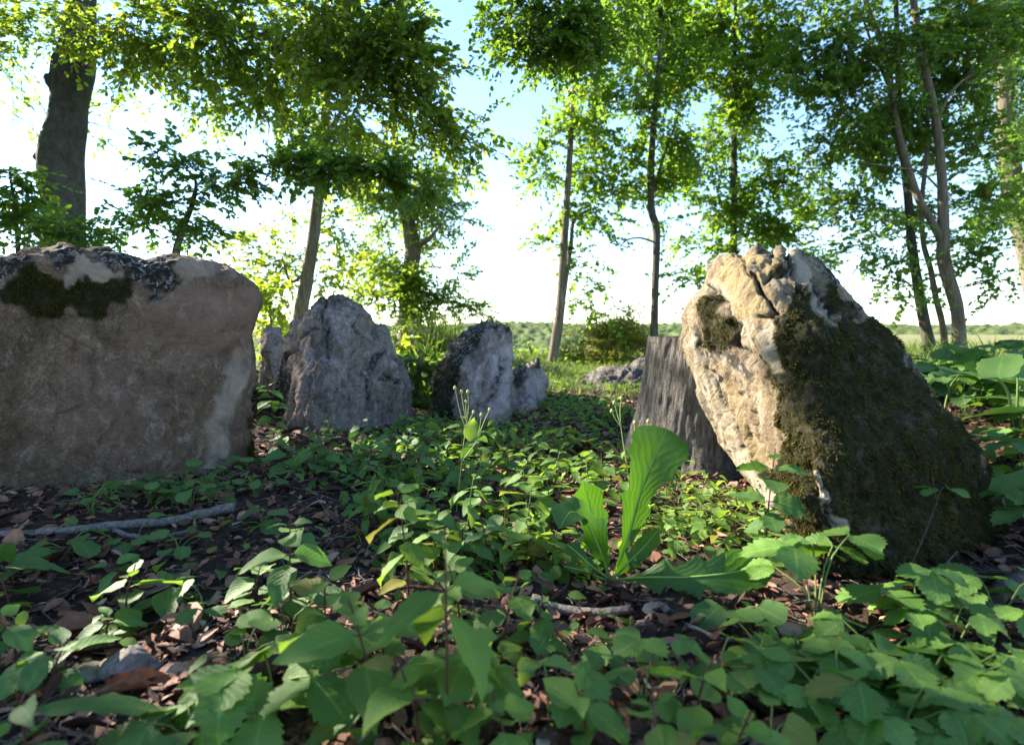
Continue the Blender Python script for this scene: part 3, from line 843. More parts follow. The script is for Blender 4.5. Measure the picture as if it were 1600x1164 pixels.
def spray_leaves(org, dirs, length, leaf, g, kind='beech', per=13, tilt=0.45, droop=0.25):
    """leaf blades set alternately along each twig -> (v, f) ; also the twig prisms"""
    n = len(org)
    lt_v, lt_f = leaf_template(kind)
    Fm = frames(dirs, tilt, g)
    L = length * g.uniform(0.65, 1.25, n)
    s = (np.arange(per) + 0.7) / per
    s = np.clip(s[None] + g.normal(0, 0.03, (n, per)), 0.03, 1.0)
    side = np.where(np.arange(per) % 2 == 0, 1.0, -1.0)[None] * np.ones((n, 1))
    side[:, -1] = 0
    # twig sags along its length
    lx = s * L[:, None]
    lz = -droop * (s ** 2) * L[:, None]
    pos = org[:, None] + lx[..., None] * Fm[:, None, :, 0] + lz[..., None] * np.array([0, 0, 1.0])
    # local leaf direction
    ang = side * g.uniform(0.55, 1.15, (n, per)) + g.normal(0, 0.15, (n, per))
    ld = np.cos(ang)[..., None] * Fm[:, None, :, 0] + np.sin(ang)[..., None] * Fm[:, None, :, 1]
    ld = ld + g.normal(0, 0.22, ld.shape) + np.array([0, 0, -0.28])
    nrm = Fm[:, None, :, 2] + g.normal(0, 0.42, ld.shape)
    ld = ld.reshape(-1, 3); nrm = nrm.reshape(-1, 3)
    ld /= np.linalg.norm(ld, axis=1)[:, None]
    yv = np.cross(nrm, ld); yv /= np.linalg.norm(yv, axis=1)[:, None] + 1e-9
    zv = np.cross(ld, yv)
    size = (leaf * g.uniform(0.6, 1.25, n * per))[:, None, None]
    v = (lt_v[None, :, :1] * ld[:, None] + lt_v[None, :, 1:2] * yv[:, None] + lt_v[None, :, 2:] * zv[:, None]) * size + pos.reshape(-1, 3)[:, None]
    k = len(lt_v)
    f = (np.arange(n * per) * k)[:, None, None] + lt_f[None]
    # twigs: three sided, two segments
    ts = np.array([0.0, 1.0])
    tp = org[:, None] + (ts * L[:, None])[..., None] * Fm[:, None, :, 0] + (-droop * ts ** 2 * L[:, None])[..., None] * np.array([0, 0, 1.0])
    rr = np.array([0.0028, 0.0010])[None, :, None] * (length / 0.3)
    a3 = np.array([0, 2.094, 4.189])
    tv = tp[:, :, None] + rr[..., None] * (np.cos(a3)[None, None, :, None] * Fm[:, None, None, :, 1] + np.sin(a3)[None, None, :, None] * Fm[:, None, None, :, 2])
    tv = tv.reshape(-1, 3)
    q = []
    for a in range(1):
        for b in range(3):
            q.append([a * 3 + b, a * 3 + (b + 1) % 3, a * 3 + 3 + (b + 1) % 3, a * 3 + 3 + b])
    tf = (np.arange(n) * 6)[:, None, None] + np.array(q)[None]
    return v.reshape(-1, 3), f.reshape(-1, 3), tv, tf.reshape(-1, 4)

DENS = 3.2
GAPS = []     # (point, radius): openings in the canopy along the sun's direction
SV = np.array(sun_vec)
def in_gap(p, extra=0.0):
    k = np.zeros(len(p), bool)
    for c, r in GAPS:
        d = p - np.asarray(c)
        t = d @ SV
        k |= (np.linalg.norm(d - t[:, None] * SV, axis=1) < r + extra + 0.012 * np.maximum(t, 0)) & (t > 0.4)
    return k

def tree(name, label, D, trunk_px, widths_px, blobs, leafmat, barkmat, seed, leaf=0.07, spray=0.30, kind='beech', per=13, dens=1.0,
         cat='tree', group=None, base=None, cell=330.0, tilt=0.45, droop=0.25, limbs=True, extra=(), bump=0.06, sides=14, fork=()):
    """trunk_px: (px,py) from low to high, at distance D; blobs: (px,py,rx,ry,depth offset,density)"""
    g = np.random.default_rng(seed)
    tp = np.array(trunk_px, float)
    dep = np.full(len(tp), D) if np.isscalar(D) else np.asarray(D, float)
    D0 = float(dep[0])
    w = P(tp[:, 0], tp[:, 1], dep)
    rad = np.asarray(widths_px, float) * 0.44 * dep / F * np.cos(np.arctan2(np.abs(w[:, 0]), w[:, 1]))
    bz = float(terrain(w[0, 0], w[0, 1]))
    if w[0, 2] > bz - 0.1:
        # carry the trunk straight down into the ground
        dz = w[0, 2] - (bz - 0.15)
        step = w[0] - (w[1] - w[0]) / max(w[1, 2] - w[0, 2], 0.2) * dz * 0.5
        w = np.vstack([[step[0], step[1], bz - 0.15], w]); rad = np.concatenate([[rad[0] * 1.25], rad])
    root_p = np.array([w[0, 0], w[0, 1], bz])
    root = thing(name, label, cat, root_p, group)
    n = 40
    pw = smooth_path(np.column_stack([w, rad]), n)
    tv, tf = tube(pw[:, :3], pw[:, 3], sides, bump, seed)
    parts = [(tv, tf)]
    obj('trunk', make_mesh('trunk', tv - root_p, tf), M[barkmat], root)
    for fpx, fw, fd in fork:
        fp = np.array(fpx, float)
        fdd = np.full(len(fp), D0) + np.asarray(fd, float)
        q = P(fp[:, 0], fp[:, 1], fdd)
        qq = smooth_path(np.column_stack([q, np.asarray(fw, float) * 0.42 * fdd / F * np.cos(np.arctan2(np.abs(q[:, 0]), q[:, 1]))]), 26)
        v, f = tube(qq[:, :3], qq[:, 3], 10, bump, seed + 3)
        obj('limb', make_mesh('limb', v - root_p, f), M[barkmat], root)
        pw = np.vstack([pw, qq])
    n_trunk = len(pw)
    p0_ = pw[:, :3].copy()
    blobs = sorted(blobs, key=lambda b: np.linalg.norm(p0_ - P(b[0], b[1], D0 + b[4]), axis=1).min())
    br, lv, lf, tw, twf = [], [], [], [], []
    nv = nt = 0
    for (bx, by, rx, ry, dd, dn) in blobs:
        d = D0 + dd
        c = P(bx, by, d)
        ax, az = rx * d / F, ry * d / F
        ay = 0.5 * (ax + az)
        if by + ry < 10: dn = dn * 0.45
        k = max(3, int(math.pi * rx * ry / cell * dn * dens * DENS))
        # each bough leaves the nearest wood already grown
        if limbs:
            hd = np.hypot(pw[:, 0] - c[0], pw[:, 1] - c[1])
            dist = np.linalg.norm(pw[:, :3] - c, axis=1) + 0.5 * np.maximum(pw[:, 2] - c[2] + 0.15 * hd, 0) + 0.25 * np.abs((c[2] - pw[:, 2]) - 0.45 * hd) * (np.arange(len(pw)) < n_trunk)
            a = pw[np.argmin(dist)]
            ln = np.linalg.norm(c - a[:3])
            mid = 0.5 * (a[:3] + c) + np.array([g.normal(0, 0.09), g.normal(0, 0.09), 0.07]) * ln
            r0 = min(a[3] * 0.6, 0.004 + 0.0055 * ln)
            bp = smooth_path([a[:3], mid, c], 12)
            bp[1:-1] += g.normal(0, 0.012, (10, 3)) * ln
            rads = np.linspace(r0, max(r0 * 0.35, 0.0025), 12)
            br.append(tube(bp, rads, 6))
            pw = np.vstack([pw, np.column_stack([bp, rads])[3:]])
            inner = bp[6:]
        else:
            inner = c[None] + g.normal(0, 0.2, (5, 3)) * np.array([ax, ay, az])
        ns = max(4, int(k / 21))
        u = g.normal(0, 1, (ns, 3)); u /= np.linalg.norm(u, axis=1)[:, None]
        tips = c + u * np.array([ax, ay, az]) * g.uniform(0.45, 0.95, (ns, 1))
        starts = inner[g.integers(0, len(inner), ns)]
        sub = []
        for a_, b_ in zip(starts, tips):
            m_ = 0.5 * (a_ + b_) + np.array([0, 0, 0.08]) * np.linalg.norm(b_ - a_)
            sp = smooth_path([a_, m_, b_], 6)
            br.append(tube(sp, np.linspace(0.0045, 0.0020, 6) * (D0 / 7.0) ** 0.5, 4, cap=False))
            sub.append(sp)
        # sprays sit along the sub-branches and fan outwards
        si = g.integers(0, ns, k)
        tt = g.uniform(0.25, 1.0, k)
        ii = np.minimum((tt * 5).astype(int), 4)
        fr = (tt * 5 - ii)[:, None]
        S = np.array(sub)
        o = S[si, ii] * (1 - fr) + S[si, ii + 1] * fr
        dirv = (S[si, 5] - S[si, 0]); dirv /= np.linalg.norm(dirv, axis=1)[:, None] + 1e-9
        dv = dirv * 0.7 + g.normal(0, 0.75, (k, 3)) * np.array([1, 1, 0.45]) + np.array([0, 0, -0.05])
        o = o + g.normal(0, 0.25, (k, 3)) * np.array([ax, ay, az])
        keep = ~in_gap(o)
        o, dv = o[keep], dv[keep]
        if not len(o): continue
        v, f, t_, tf_ = spray_leaves(o, dv, spray, leaf, g, kind, per, tilt, droop)
        lv.append(v); lf.append(f + nv); nv += len(v)
        tw.append(t_); twf.append(tf_ + nt); nt += len(t_)
    if br:
        # all fine branching of one tree is one part; tubes share the quad layout
        V, Fq, _ = cat_meshes(br)
        obj('branches', make_mesh('branches', V - root_p, Fq), M[barkmat], root)['kind'] = 'stuff'
    if tw:
        obj('twigs', make_mesh('twigs', np.concatenate(tw) - root_p, np.concatenate(twf)), M[barkmat], root)['kind'] = 'stuff'
        obj('crown', make_mesh('crown', np.concatenate(lv) - root_p, np.concatenate(lf), smooth=False), M[leafmat], root)['kind'] = 'stuff'
    return root

# openings that let the sun reach the leaning stone and the ground beside it
GAPS += [(P(1110, 830, 1.15), 0.42), (P(1000, 855, 1.12), 0.32), (P(890, 850, 1.15), 0.20), (P(1130, 660, 1.3), 0.26), (P(1085, 560, 1.38), 0.26), (P(1180, 430, 1.2), 0.22), (P(930, 600, 4.2), 0.7), (P(420, 1080, 0.72), 0.16), (P(700, 800, 1.35), 0.12), (P(900, 1040, 0.78), 0.08)]

# old beech on the left
tree('beech_tree', 'thick grey beech trunk with swellings rising behind the broad brown slab', 5.0,
     [(98, 470), (100, 375), (99, 300), (96, 250), (104, 200), (108, 165), (114, 115), (122, 70), (127, 0), (128, -140), (140, -330), (150, -560)],
     [90, 78, 80, 86, 75, 70, 80, 64, 52, 48, 40, 22],
     [(25, 40, 60, 55, 0.3, 0.9), (80, 20, 60, 40, -0.7, 0.5), (-60, 60, 80, 90, 0, 1.0), (20, 110, 45, 45, 0.8, 0.35), (175, 50, 55, 55, -0.3, 1.0), (180, 125, 32, 55, 0.5, 0.6), (170, 200, 28, 30, 0.4, 0.35), (20, 195, 40, 30, 1.0, 0.15),
      (240, 50, 60, 60, -0.5, 1.3), (310, 40, 60, 55, -0.8, 1.3), (380, 45, 60, 60, -0.8, 1.4), (440, 80, 55, 60, -0.8, 1.3), (260, 110, 55, 40, -0.4, 1.1), (340, 115, 60, 35, -0.4, 0.9), (410, 140, 50, 45, -0.5, 1.0), (460, 190, 40, 50, -0.4, 0.9), (330, 170, 50, 25, 0, 0.5),
      (520, 60, 60, 70, -1.0, 1.4), (590, 60, 55, 70, -1.0, 1.5), (560, 130, 55, 55, -1.0, 1.4), (650, 80, 55, 60, -1.0, 1.3), (620, 170, 50, 50, -0.9, 1.3), (680, 170, 45, 45, -0.9, 1.1), (700, 110, 32, 40, -0.9, 0.6), (700, 215, 45, 32, -0.9, 0.8), (750, 230, 22, 40, -0.9, 0.35), (560, 200, 45, 40, -0.6, 0.9),
      (100, -120, 160, 110, 0, 0.8), (330, -110, 170, 110, -1.0, 0.9), (560, -110, 150, 110, -1.2, 0.8), (100, -330, 240, 130, 0, 0.6), (-260, -100, 180, 160, 0.4, 0.8), (-230, 120, 120, 90, 0.3, 0.9), (400, -330, 250, 120, -1, 0.5)],
     'leaf_beech', 'bark_beech', 101, dens=0.70, leaf=0.045, spray=0.28, per=16, bump=0.05, sides=26, droop=0.35)
def knots(root, specs, D):
    b = np.array(root.location)
    for x, y, r, az in specs:
        n, m = 16, 24
        th = np.linspace(0.02, np.pi - 0.02, n); ph = np.linspace(0, 2 * np.pi, m, endpoint=False)
        T, Q = np.meshgrid(th, ph, indexing='ij')
        d = np.stack([np.sin(T) * np.cos(Q), np.sin(T) * np.sin(Q), np.cos(T)], -1).reshape(-1, 3)
        v = d * r * (1 + 0.25 * fbm(d * 2.5, 3, int(x)))[:, None] * np.array([1, 1, 1.25])
        i = np.arange(n - 1)[:, None] * m; j = np.arange(m)[None]
        f = np.stack([i + j, i + m + j, i + m + (j + 1) % m, i + (j + 1) % m], -1).reshape(-1, 4)
        obj('knot', make_mesh('knot', v + P(x, y, D) - b, f), M['bark_beech'], root)
knots(bpy.data.objects['beech_tree'], [(86, 128, 0.07, 0), (66, 247, 0.055, 0), (146, 78, 0.055, 0), (97, 100, 0.07, 0)], 4.93)
# branch of deep shade leaves near the top middle, from the tree above the camera
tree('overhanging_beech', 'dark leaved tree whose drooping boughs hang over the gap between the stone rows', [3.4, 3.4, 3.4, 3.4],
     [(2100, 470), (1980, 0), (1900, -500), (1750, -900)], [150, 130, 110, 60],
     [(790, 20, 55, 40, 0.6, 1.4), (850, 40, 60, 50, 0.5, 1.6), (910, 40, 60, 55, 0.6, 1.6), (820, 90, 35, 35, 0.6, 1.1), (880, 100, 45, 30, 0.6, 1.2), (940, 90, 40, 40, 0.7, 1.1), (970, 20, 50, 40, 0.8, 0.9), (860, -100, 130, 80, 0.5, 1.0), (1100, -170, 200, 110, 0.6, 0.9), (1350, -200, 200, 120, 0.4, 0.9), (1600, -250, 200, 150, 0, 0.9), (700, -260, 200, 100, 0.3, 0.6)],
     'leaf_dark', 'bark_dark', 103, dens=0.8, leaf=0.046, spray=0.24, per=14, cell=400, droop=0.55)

# young trees behind the stones
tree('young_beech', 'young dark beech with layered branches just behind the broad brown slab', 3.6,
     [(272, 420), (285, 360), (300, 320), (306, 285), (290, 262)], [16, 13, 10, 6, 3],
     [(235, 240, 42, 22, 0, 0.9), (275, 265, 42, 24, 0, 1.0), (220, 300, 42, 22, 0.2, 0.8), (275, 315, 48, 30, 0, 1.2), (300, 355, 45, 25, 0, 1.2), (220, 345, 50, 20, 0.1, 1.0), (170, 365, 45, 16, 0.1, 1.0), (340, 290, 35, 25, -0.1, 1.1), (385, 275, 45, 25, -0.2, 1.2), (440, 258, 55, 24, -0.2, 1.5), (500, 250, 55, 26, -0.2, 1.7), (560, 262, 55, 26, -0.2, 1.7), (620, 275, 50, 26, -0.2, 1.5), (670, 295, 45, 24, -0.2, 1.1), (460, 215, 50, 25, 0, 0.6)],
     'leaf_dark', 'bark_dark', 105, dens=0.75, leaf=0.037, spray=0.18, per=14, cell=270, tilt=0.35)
tree('beech_sapling', 'leafy beech sapling crowding the foot of the thick grey trunk', 3.7,
     [(30, 430), (25, 340), (15, 270)], [10, 8, 4],
     [(15, 270, 40, 28, 0, 1.0), (25, 315, 45, 30, 0, 1.1), (20, 355, 50, 22, 0, 1.2), (90, 360, 50, 22, -0.2, 1.2), (-50, 320, 50, 60, 0, 1.2), (130, 372, 40, 14, -0.2, 1.0)],
     'leaf_dark', 'bark_dark', 106, leaf=0.038, spray=0.18, per=13, cell=300)
tree('field_maple', 'slim pale trunked tree with yellow green crown behind the pointed grey stone', 6.2,
     [(470, 490), (476, 455), (487, 390), (497, 310), (506, 225), (510, 120), (512, 0), (505, -180)], [28, 25, 22, 20, 17, 14, 11, 6],
     [(400, 370, 45, 40, 0.4, 0.7), (440, 420, 45, 40, 0.5, 0.8), (400, 450, 40, 45, 0.8, 0.9), (450, 335, 45, 35, 0.3, 0.7), (540, 360, 45, 45, 0.4, 0.6), (540, 420, 35, 35, 0.6, 0.7), (560, 210, 50, 45, 0.3, 0.8), (470, 150, 60, 50, 0.4, 0.6), (550, 300, 45, 35, 0.3, 0.7), (430, 490, 25, 30, 0.9, 0.9), (520, 440, 30, 25, 0.6, 0.6), (500, 50, 90, 60, 0.4, 0.7), (500, -100, 130, 90, 0.3, 0.7)],
     'leaf_lime', 'bark', 107, dens=1.3, leaf=0.048, spray=0.28, per=12, kind='maple', droop=0.2,
     fork=[([(508, 215), (530, 180), (548, 148), (565, 100)], [9, 8, 7, 4], [0, 0, 0, 0]), ([(502, 250), (530, 215), (560, 165), (585, 120)], [8, 7, 6, 3], [0, 0.1, 0.2, 0.3]), ([(483, 420), (455, 440), (440, 400)], [7, 6, 3], [0, 0.1, 0.2])])
tree('bushy_hornbeam', 'ivy clad trunk with dense feathery crown above the dark crowned stone', 9.0,
     [(636, 560), (637, 480), (641, 430), (645, 390), (638, 345), (625, 300), (618, 240), (615, 150)], [34, 32, 30, 28, 24, 20, 14, 8],
     [(600, 330, 45, 40, 0, 1.1), (650, 330, 45, 40, 0.2, 1.2), (690, 330, 38, 26, 0, 0.9), (725, 350, 24, 14, 0, 0.6), (600, 400, 45, 35, 0, 1.0), (660, 390, 35, 25, 0.3, 0.8), (610, 450, 40, 35, -0.3, 1.3), (660, 440, 40, 32, -0.4, 1.2), (690, 470, 38, 26, -0.4, 1.0), (730, 490, 40, 16, -0.4, 0.9), (770, 497, 20, 8, -0.4, 0.6), (720, 430, 26, 26, -0.3, 0.5), (640, 490, 45, 28, -0.6, 1.0), (580, 290, 40, 40, 0, 0.9), (640, 270, 50, 40, 0, 1.0), (700, 280, 30, 26, 0, 0.7), (570, 470, 30, 30, 0, 0.8)],
     'leaf_beech', 'bark', 109, dens=1.7, leaf=0.058, spray=0.34, per=13, kind='beech', cell=230,
     fork=[([(645, 395), (660, 380), (672, 372), (690, 350)], [12, 10, 8, 4], [0, -0.1, -0.2, -0.3])])
tree('twin_ash', 'slender twin stemmed tree standing beside the low grey stone', 6.6,
     [(861, 578), (868, 530), (875, 480), (882, 370), (888, 280), (893, 200), (898, 130), (905, 30)], [19, 17, 15, 13, 11, 10, 8, 4],
     [(850, 215, 38, 30, 0, 0.8), (900, 200, 40, 40, 0, 0.9), (850, 270, 35, 28, 0, 0.7), (910, 270, 45, 35, 0.2, 0.9), (880, 320, 40, 26, 0.1, 0.8), (935, 330, 35, 30, 0.1, 0.7), (940, 220, 35, 45, 0.2, 0.9), (905, 150, 50, 35, 0.2, 0.9), (850, 375, 32, 20, 0, 0.4), (905, 400, 40, 25, 0.2, 0.6), (925, 445, 35, 26, 0.3, 0.5), (895, 470, 25, 22, 0.3, 0.45), (830, 240, 20, 20, 0, 0.6), (900, 80, 70, 50, 0.3, 0.8), (930, 490, 28, 18, 0.3, 0.4)],
     'leaf_maple', 'bark', 111, dens=1.35, leaf=0.052, spray=0.30, per=11, kind='maple', cell=300,
     fork=[([(863, 580), (874, 520), (882, 450), (892, 385), (897, 345), (925, 325)], [11, 11, 10, 8, 7, 4], [0.05, 0.05, 0.08, 0.1, 0.1, 0.1])])
tree('straight_maple', 'slim straight dark trunk rising behind the flat sawn stump', 6.8,
     [(1022, 560), (1022, 520), (1024, 440), (1026, 360), (1018, 329), (1017, 265), (1022, 189), (1025, 151), (1033, 57), (1035, -60), (1030, -220)], [15, 14, 13, 13, 13, 12, 10, 10, 8, 7, 4],
     [(990, 180, 45, 50, 0.1, 1.0), (1000, 260, 45, 45, 0.1, 0.9), (1050, 210, 40, 50, 0.2, 1.0), (970, 300, 38, 30, 0.1, 0.8), (1060, 290, 40, 35, 0.2, 0.9), (1000, 100, 55, 50, 0.2, 1.1), (1060, 120, 45, 50, 0.2, 1.1), (990, 30, 60, 45, 0.2, 1.1), (1060, 40, 60, 50, 0.2, 1.1), (965, 380, 26, 18, -0.3, 0.35), (1045, 350, 30, 20, 0.1, 0.5), (1030, -100, 130, 90, 0, 1.0), (1040, -260, 150, 90, 0, 0.7)],
     'leaf_maple', 'bark_dark', 113, dens=1.5, leaf=0.052, spray=0.30, per=11, kind='maple', cell=300,
     fork=[([(1022, 300), (1035, 250), (1050, 210), (1062, 170)], [6, 5, 4, 2], [0, 0, 0, 0]), ([(1021, 378), (1000, 372), (980, 375), (970, 385)], [4, 3.5, 3, 2], [0, 0, -0.1, -0.2])])
tree('slim_maple', 'thin trunked maple with low spreading crown above the tip of the leaning stone', 7.6,
     [(1146, 560), (1146, 470), (1146, 386), (1147, 302), (1147, 189), (1148, 90), (1150, -60)], [17, 15, 13, 12, 10, 8, 4],
     [(1100, 250, 45, 45, 0, 1.1), (1150, 200, 50, 50, 0.1, 1.2), (1110, 320, 45, 35, 0, 1.1), (1190, 280, 45, 45, 0.1, 1.2), (1170, 350, 50, 35, 0, 1.2), (1110, 390, 50, 25, 0, 0.9), (1075, 430, 32, 22, -0.3, 0.8), (1100, 460, 30, 18, -0.3, 0.5), (1220, 370, 45, 30, 0, 1.1), (1240, 410, 45, 25, 0.1, 1.0), (1290, 430, 30, 18, 0, 0.6), (1120, 130, 60, 50, 0, 1.1), (1180, 100, 60, 55, 0, 1.2), (1130, 40, 70, 50, 0, 1.1), (1200, 30, 60, 45, 0, 1.1), (1250, 330, 40, 40, 0.2, 1.0), (1150, -90, 130, 90, 0, 1.0)],
     'leaf_maple', 'bark_dark', 115, dens=1.5, leaf=0.055, spray=0.32, per=11, kind='maple', cell=270)

# clump of stems on the right
RG = 'stems of the clump at the field edge'
tree('field_edge_maple', 'forked main stem of the tree clump at the edge of the pale field', 6.4,
     [(1502, 580), (1499, 530), (1495, 480), (1483, 440), (1474, 400), (1474, 360), (1471, 265), (1461, 181), (1442, 94), (1427, 0), (1410, -160), (1400, -330)], [34, 28, 26, 27, 26, 22, 18, 16, 14, 12, 9, 5],
     [(1400, 60, 70, 50, 0, 1.3), (1480, 60, 70, 50, 0.2, 1.3), (1300, 60, 60, 50, 0, 1.2), (1250, 140, 55, 50, 0.1, 1.2), (1320, 150, 55, 50, 0.1, 1.2), (1400, 150, 60, 50, 0.3, 1.0), (1500, 150, 60, 50, 0.3, 1.1), (1300, 230, 55, 45, 0.2, 1.1), (1370, 240, 55, 45, 0.3, 1.1), (1440, 240, 50, 45, 0.5, 0.9), (1520, 240, 50, 50, 0.4, 1.1), (1330, 310, 50, 35, 0.2, 1.0), (1530, 320, 45, 35, 0.2, 1.0), (1380, 350, 45, 28, 0, 0.7), (1400, 420, 40, 26, -0.2, 0.8), (1350, 390, 40, 22, 0, 0.7), (1520, 400, 40, 25, 0, 0.9), (1545, 440, 28, 20, 0, 0.8), (1500, 360, 40, 30, 0.2, 0.8), (1560, 30, 60, 60, 0.4, 1.2), (1400, -90, 170, 100, 0, 1.0), (1400, -260, 200, 110, 0, 0.8), (1420, 465, 30, 14, -0.2, 0.6)],
     'leaf_shade', 'bark', 117, dens=1.15, leaf=0.05, spray=0.29, per=12, kind='maple', cell=280, group=RG,
     fork=[([(1470, 375), (1455, 345), (1435, 310), (1415, 250), (1400, 190), (1393, 140), (1382, 76), (1352, 0), (1330, -120)], [18, 16, 16, 15, 14, 12, 11, 9, 5], [0, 0, 0, 0.05, 0.1, 0.1, 0.1, 0.1, 0.1]),
           ([(1395, 150), (1370, 90), (1345, 20)], [8, 6, 4], [0.1, 0, 0]), ([(1462, 190), (1490, 140), (1530, 110), (1590, 80)], [7, 6, 5, 3], [0, 0, 0, 0]), ([(1472, 300), (1440, 270), (1400, 262), (1350, 255)], [5, 4, 3, 2], [0, -0.1, -0.2, -0.3])])
tree('field_edge_maple', 'straight outer stem of the tree clump at the edge of the pale field', 6.9,
     [(1458, 580), (1452, 540), (1440, 480), (1430, 420), (1424, 376), (1420, 320), (1410, 230), (1404, 140), (1400, 0), (1395, -150)], [27, 24, 21, 19, 18, 16, 13, 11, 8, 4],
     [(1420, 330, 40, 35, 0.2, 0.7), (1380, 200, 60, 60, 0.3, 0.8), (1440, 100, 70, 60, 0.4, 0.8), (1350, 330, 40, 30, 0.2, 0.5), (1430, 440, 20, 18, -0.2, 0.5)],
     'leaf_shade', 'bark_dark', 119, dens=1.35, leaf=0.05, spray=0.29, per=12, kind='maple', cell=300, group=RG)
tree('field_edge_maple', 'thinnest crooked stem of the tree clump at the edge of the pale field', 6.6,
     [(1479, 580), (1477, 554), (1473, 510), (1461, 460), (1454, 420), (1443, 381), (1440, 320), (1448, 240), (1450, 150), (1452, 50)], [17, 15, 13, 12, 11, 10, 9, 8, 6, 3],
     [(1450, 180, 40, 50, 0.2, 0.6), (1460, 300, 30, 40, 0.3, 0.4)],
     'leaf_shade', 'bark', 121, leaf=0.05, spray=0.29, per=12, kind='maple', cell=300, group=RG)
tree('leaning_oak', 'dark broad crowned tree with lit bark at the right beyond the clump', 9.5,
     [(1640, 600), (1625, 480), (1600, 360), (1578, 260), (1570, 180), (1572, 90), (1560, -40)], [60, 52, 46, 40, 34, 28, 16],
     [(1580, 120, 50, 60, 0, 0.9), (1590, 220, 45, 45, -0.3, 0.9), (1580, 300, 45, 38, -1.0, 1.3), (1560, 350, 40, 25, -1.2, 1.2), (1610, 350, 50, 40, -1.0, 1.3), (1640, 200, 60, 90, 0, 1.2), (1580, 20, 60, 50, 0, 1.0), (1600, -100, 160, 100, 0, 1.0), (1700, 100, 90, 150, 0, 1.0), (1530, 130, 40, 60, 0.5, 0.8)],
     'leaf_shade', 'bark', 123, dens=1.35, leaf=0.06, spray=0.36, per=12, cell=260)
# bushes
def bush(name, label, D, base_px, stems, blobs, leafmat, seed, **kw):
    return tree(name, label, D, [(base_px, 575), (base_px + 2, 560), (base_px - 3, stems)], [8, 7, 3], blobs, leafmat, 'bark', seed, cat='bush', **kw)
bush('sunlit_bush', 'airy sunlit yellow green bush behind the long fallen stone', 7.4, 935, 500,
     [(900, 560, 38, 22, 0, 0.8), (940, 545, 45, 32, 0, 0.8), (975, 530, 40, 34, 0, 0.7), (930, 515, 35, 20, 0, 0.45), (980, 500, 25, 22, 0, 0.4), (1010, 545, 30, 30, 0, 0.7), (960, 565, 50, 20, -0.2, 1.0)], 'leaf_yellow', 131, dens=3.2, leaf=0.046, spray=0.26, kind='narrow', per=13, cell=200)
bush('hazel_bush', 'bright green bush growing between the pointed stone and the dark crowned stone', 4.4, 650, 520,
     [(640, 520, 36, 24, 0, 1.2), (675, 515, 30, 20, 0, 1.0), (620, 500, 26, 24, 0, 1.0), (655, 545, 38, 20, -0.2, 1.2), (690, 530, 22, 18, 0, 0.8)], 'leaf_lime', 133, leaf=0.05, spray=0.2, kind='round', per=11, cell=260)
bush('dark_bush', 'dark leafy bush filling the gap between the pointed and the dark crowned stones', 3.4, 655, 600,
     [(650, 590, 26, 26, 0, 1.2), (670, 575, 26, 16, 0, 1.2), (655, 625, 22, 26, -0.1, 1.2), (640, 560, 25, 14, 0, 1.0)], 'leaf_dark', 135, leaf=0.045, spray=0.16, kind='round', per=10, cell=330)
bush('hazel_bush', 'yellow green bush seen in the gap beside the small wedged stone', 5.2, 425, 480,
     [(425, 470, 36, 30, 0, 1.0), (440, 440, 30, 30, 0, 0.9), (420, 510, 26, 26, 0, 1.1), (380, 420, 40, 40, 0.3, 0.8), (350, 380, 40, 25, 0.3, 0.6)], 'leaf_lime', 137, leaf=0.05, spray=0.22, kind='round', per=11, cell=280)
bush('valley_bush', 'low hazy green bush beyond the low grey stone', 10.0, 830, 540,
     [(815, 555, 30, 14, 0, 1.0), (845, 558, 30, 12, 0, 1.0), (790, 550, 30, 14, 0, 0.9)], 'leaf_maple', 139, leaf=0.06, spray=0.3, per=11, cell=200)

# beeches added on the left, out of the picture, to shade the stones
def shade_tree(x, y, h, r, seed, label):
    g = np.random.default_rng(seed)
    b = np.array([x, y, float(terrain(x, y))])
    root = thing('beech_tree', label, 'tree', b)
    pts = np.array([[x, y, b[2] - 0.15], [x + 0.05, y, b[2] + 1.0], [x - 0.05, y + 0.1, b[2] + h * 0.5], [x, y, b[2] + h * 0.95]])
    pw = smooth_path(np.column_stack([pts, [0.24, 0.2, 0.14, 0.03]]), 24)
    v, f = tube(pw[:, :3], pw[:, 3], 14, 0.05, seed)
    obj('trunk', make_mesh('trunk', v - b, f), M['bark_beech'], root)
    n = 1750
    u = g.normal(0, 1, (n, 3)); u /= np.linalg.norm(u, axis=1)[:, None]
    o = np.array([x, y, b[2] + h * 0.62]) + u * (g.random((n, 1)) ** 0.4) * np.array([r, r, h * 0.40])
    kp = ~in_gap(o, 0.22)
    o = o[kp]; u = u[kp]
    v, f, tv, tf = spray_leaves(o, u + np.array([0, 0, -0.2]), 0.5, 0.125, g, 'beech', 9, 0.45, 0.3)
    obj('crown', make_mesh('crown', v - b, f, smooth=False), M['leaf_beech'], root)['kind'] = 'stuff'
    obj('twigs', make_mesh('twigs', tv - b, tf), M['bark_beech'], root)['kind'] = 'stuff'
shade_tree(-5.6, 2.3, 6.0, 2.3, 203, 'broad unseen beech added for shade between the two left of the slab')
shade_tree(-6.2, 0.4, 6.5, 2.4, 201, 'unseen beech added for shade left of the broad brown slab')
shade_tree(-9.0, 3.6, 8.5, 2.8, 202, 'tall unseen beech added for shade left of the thick grey trunk')
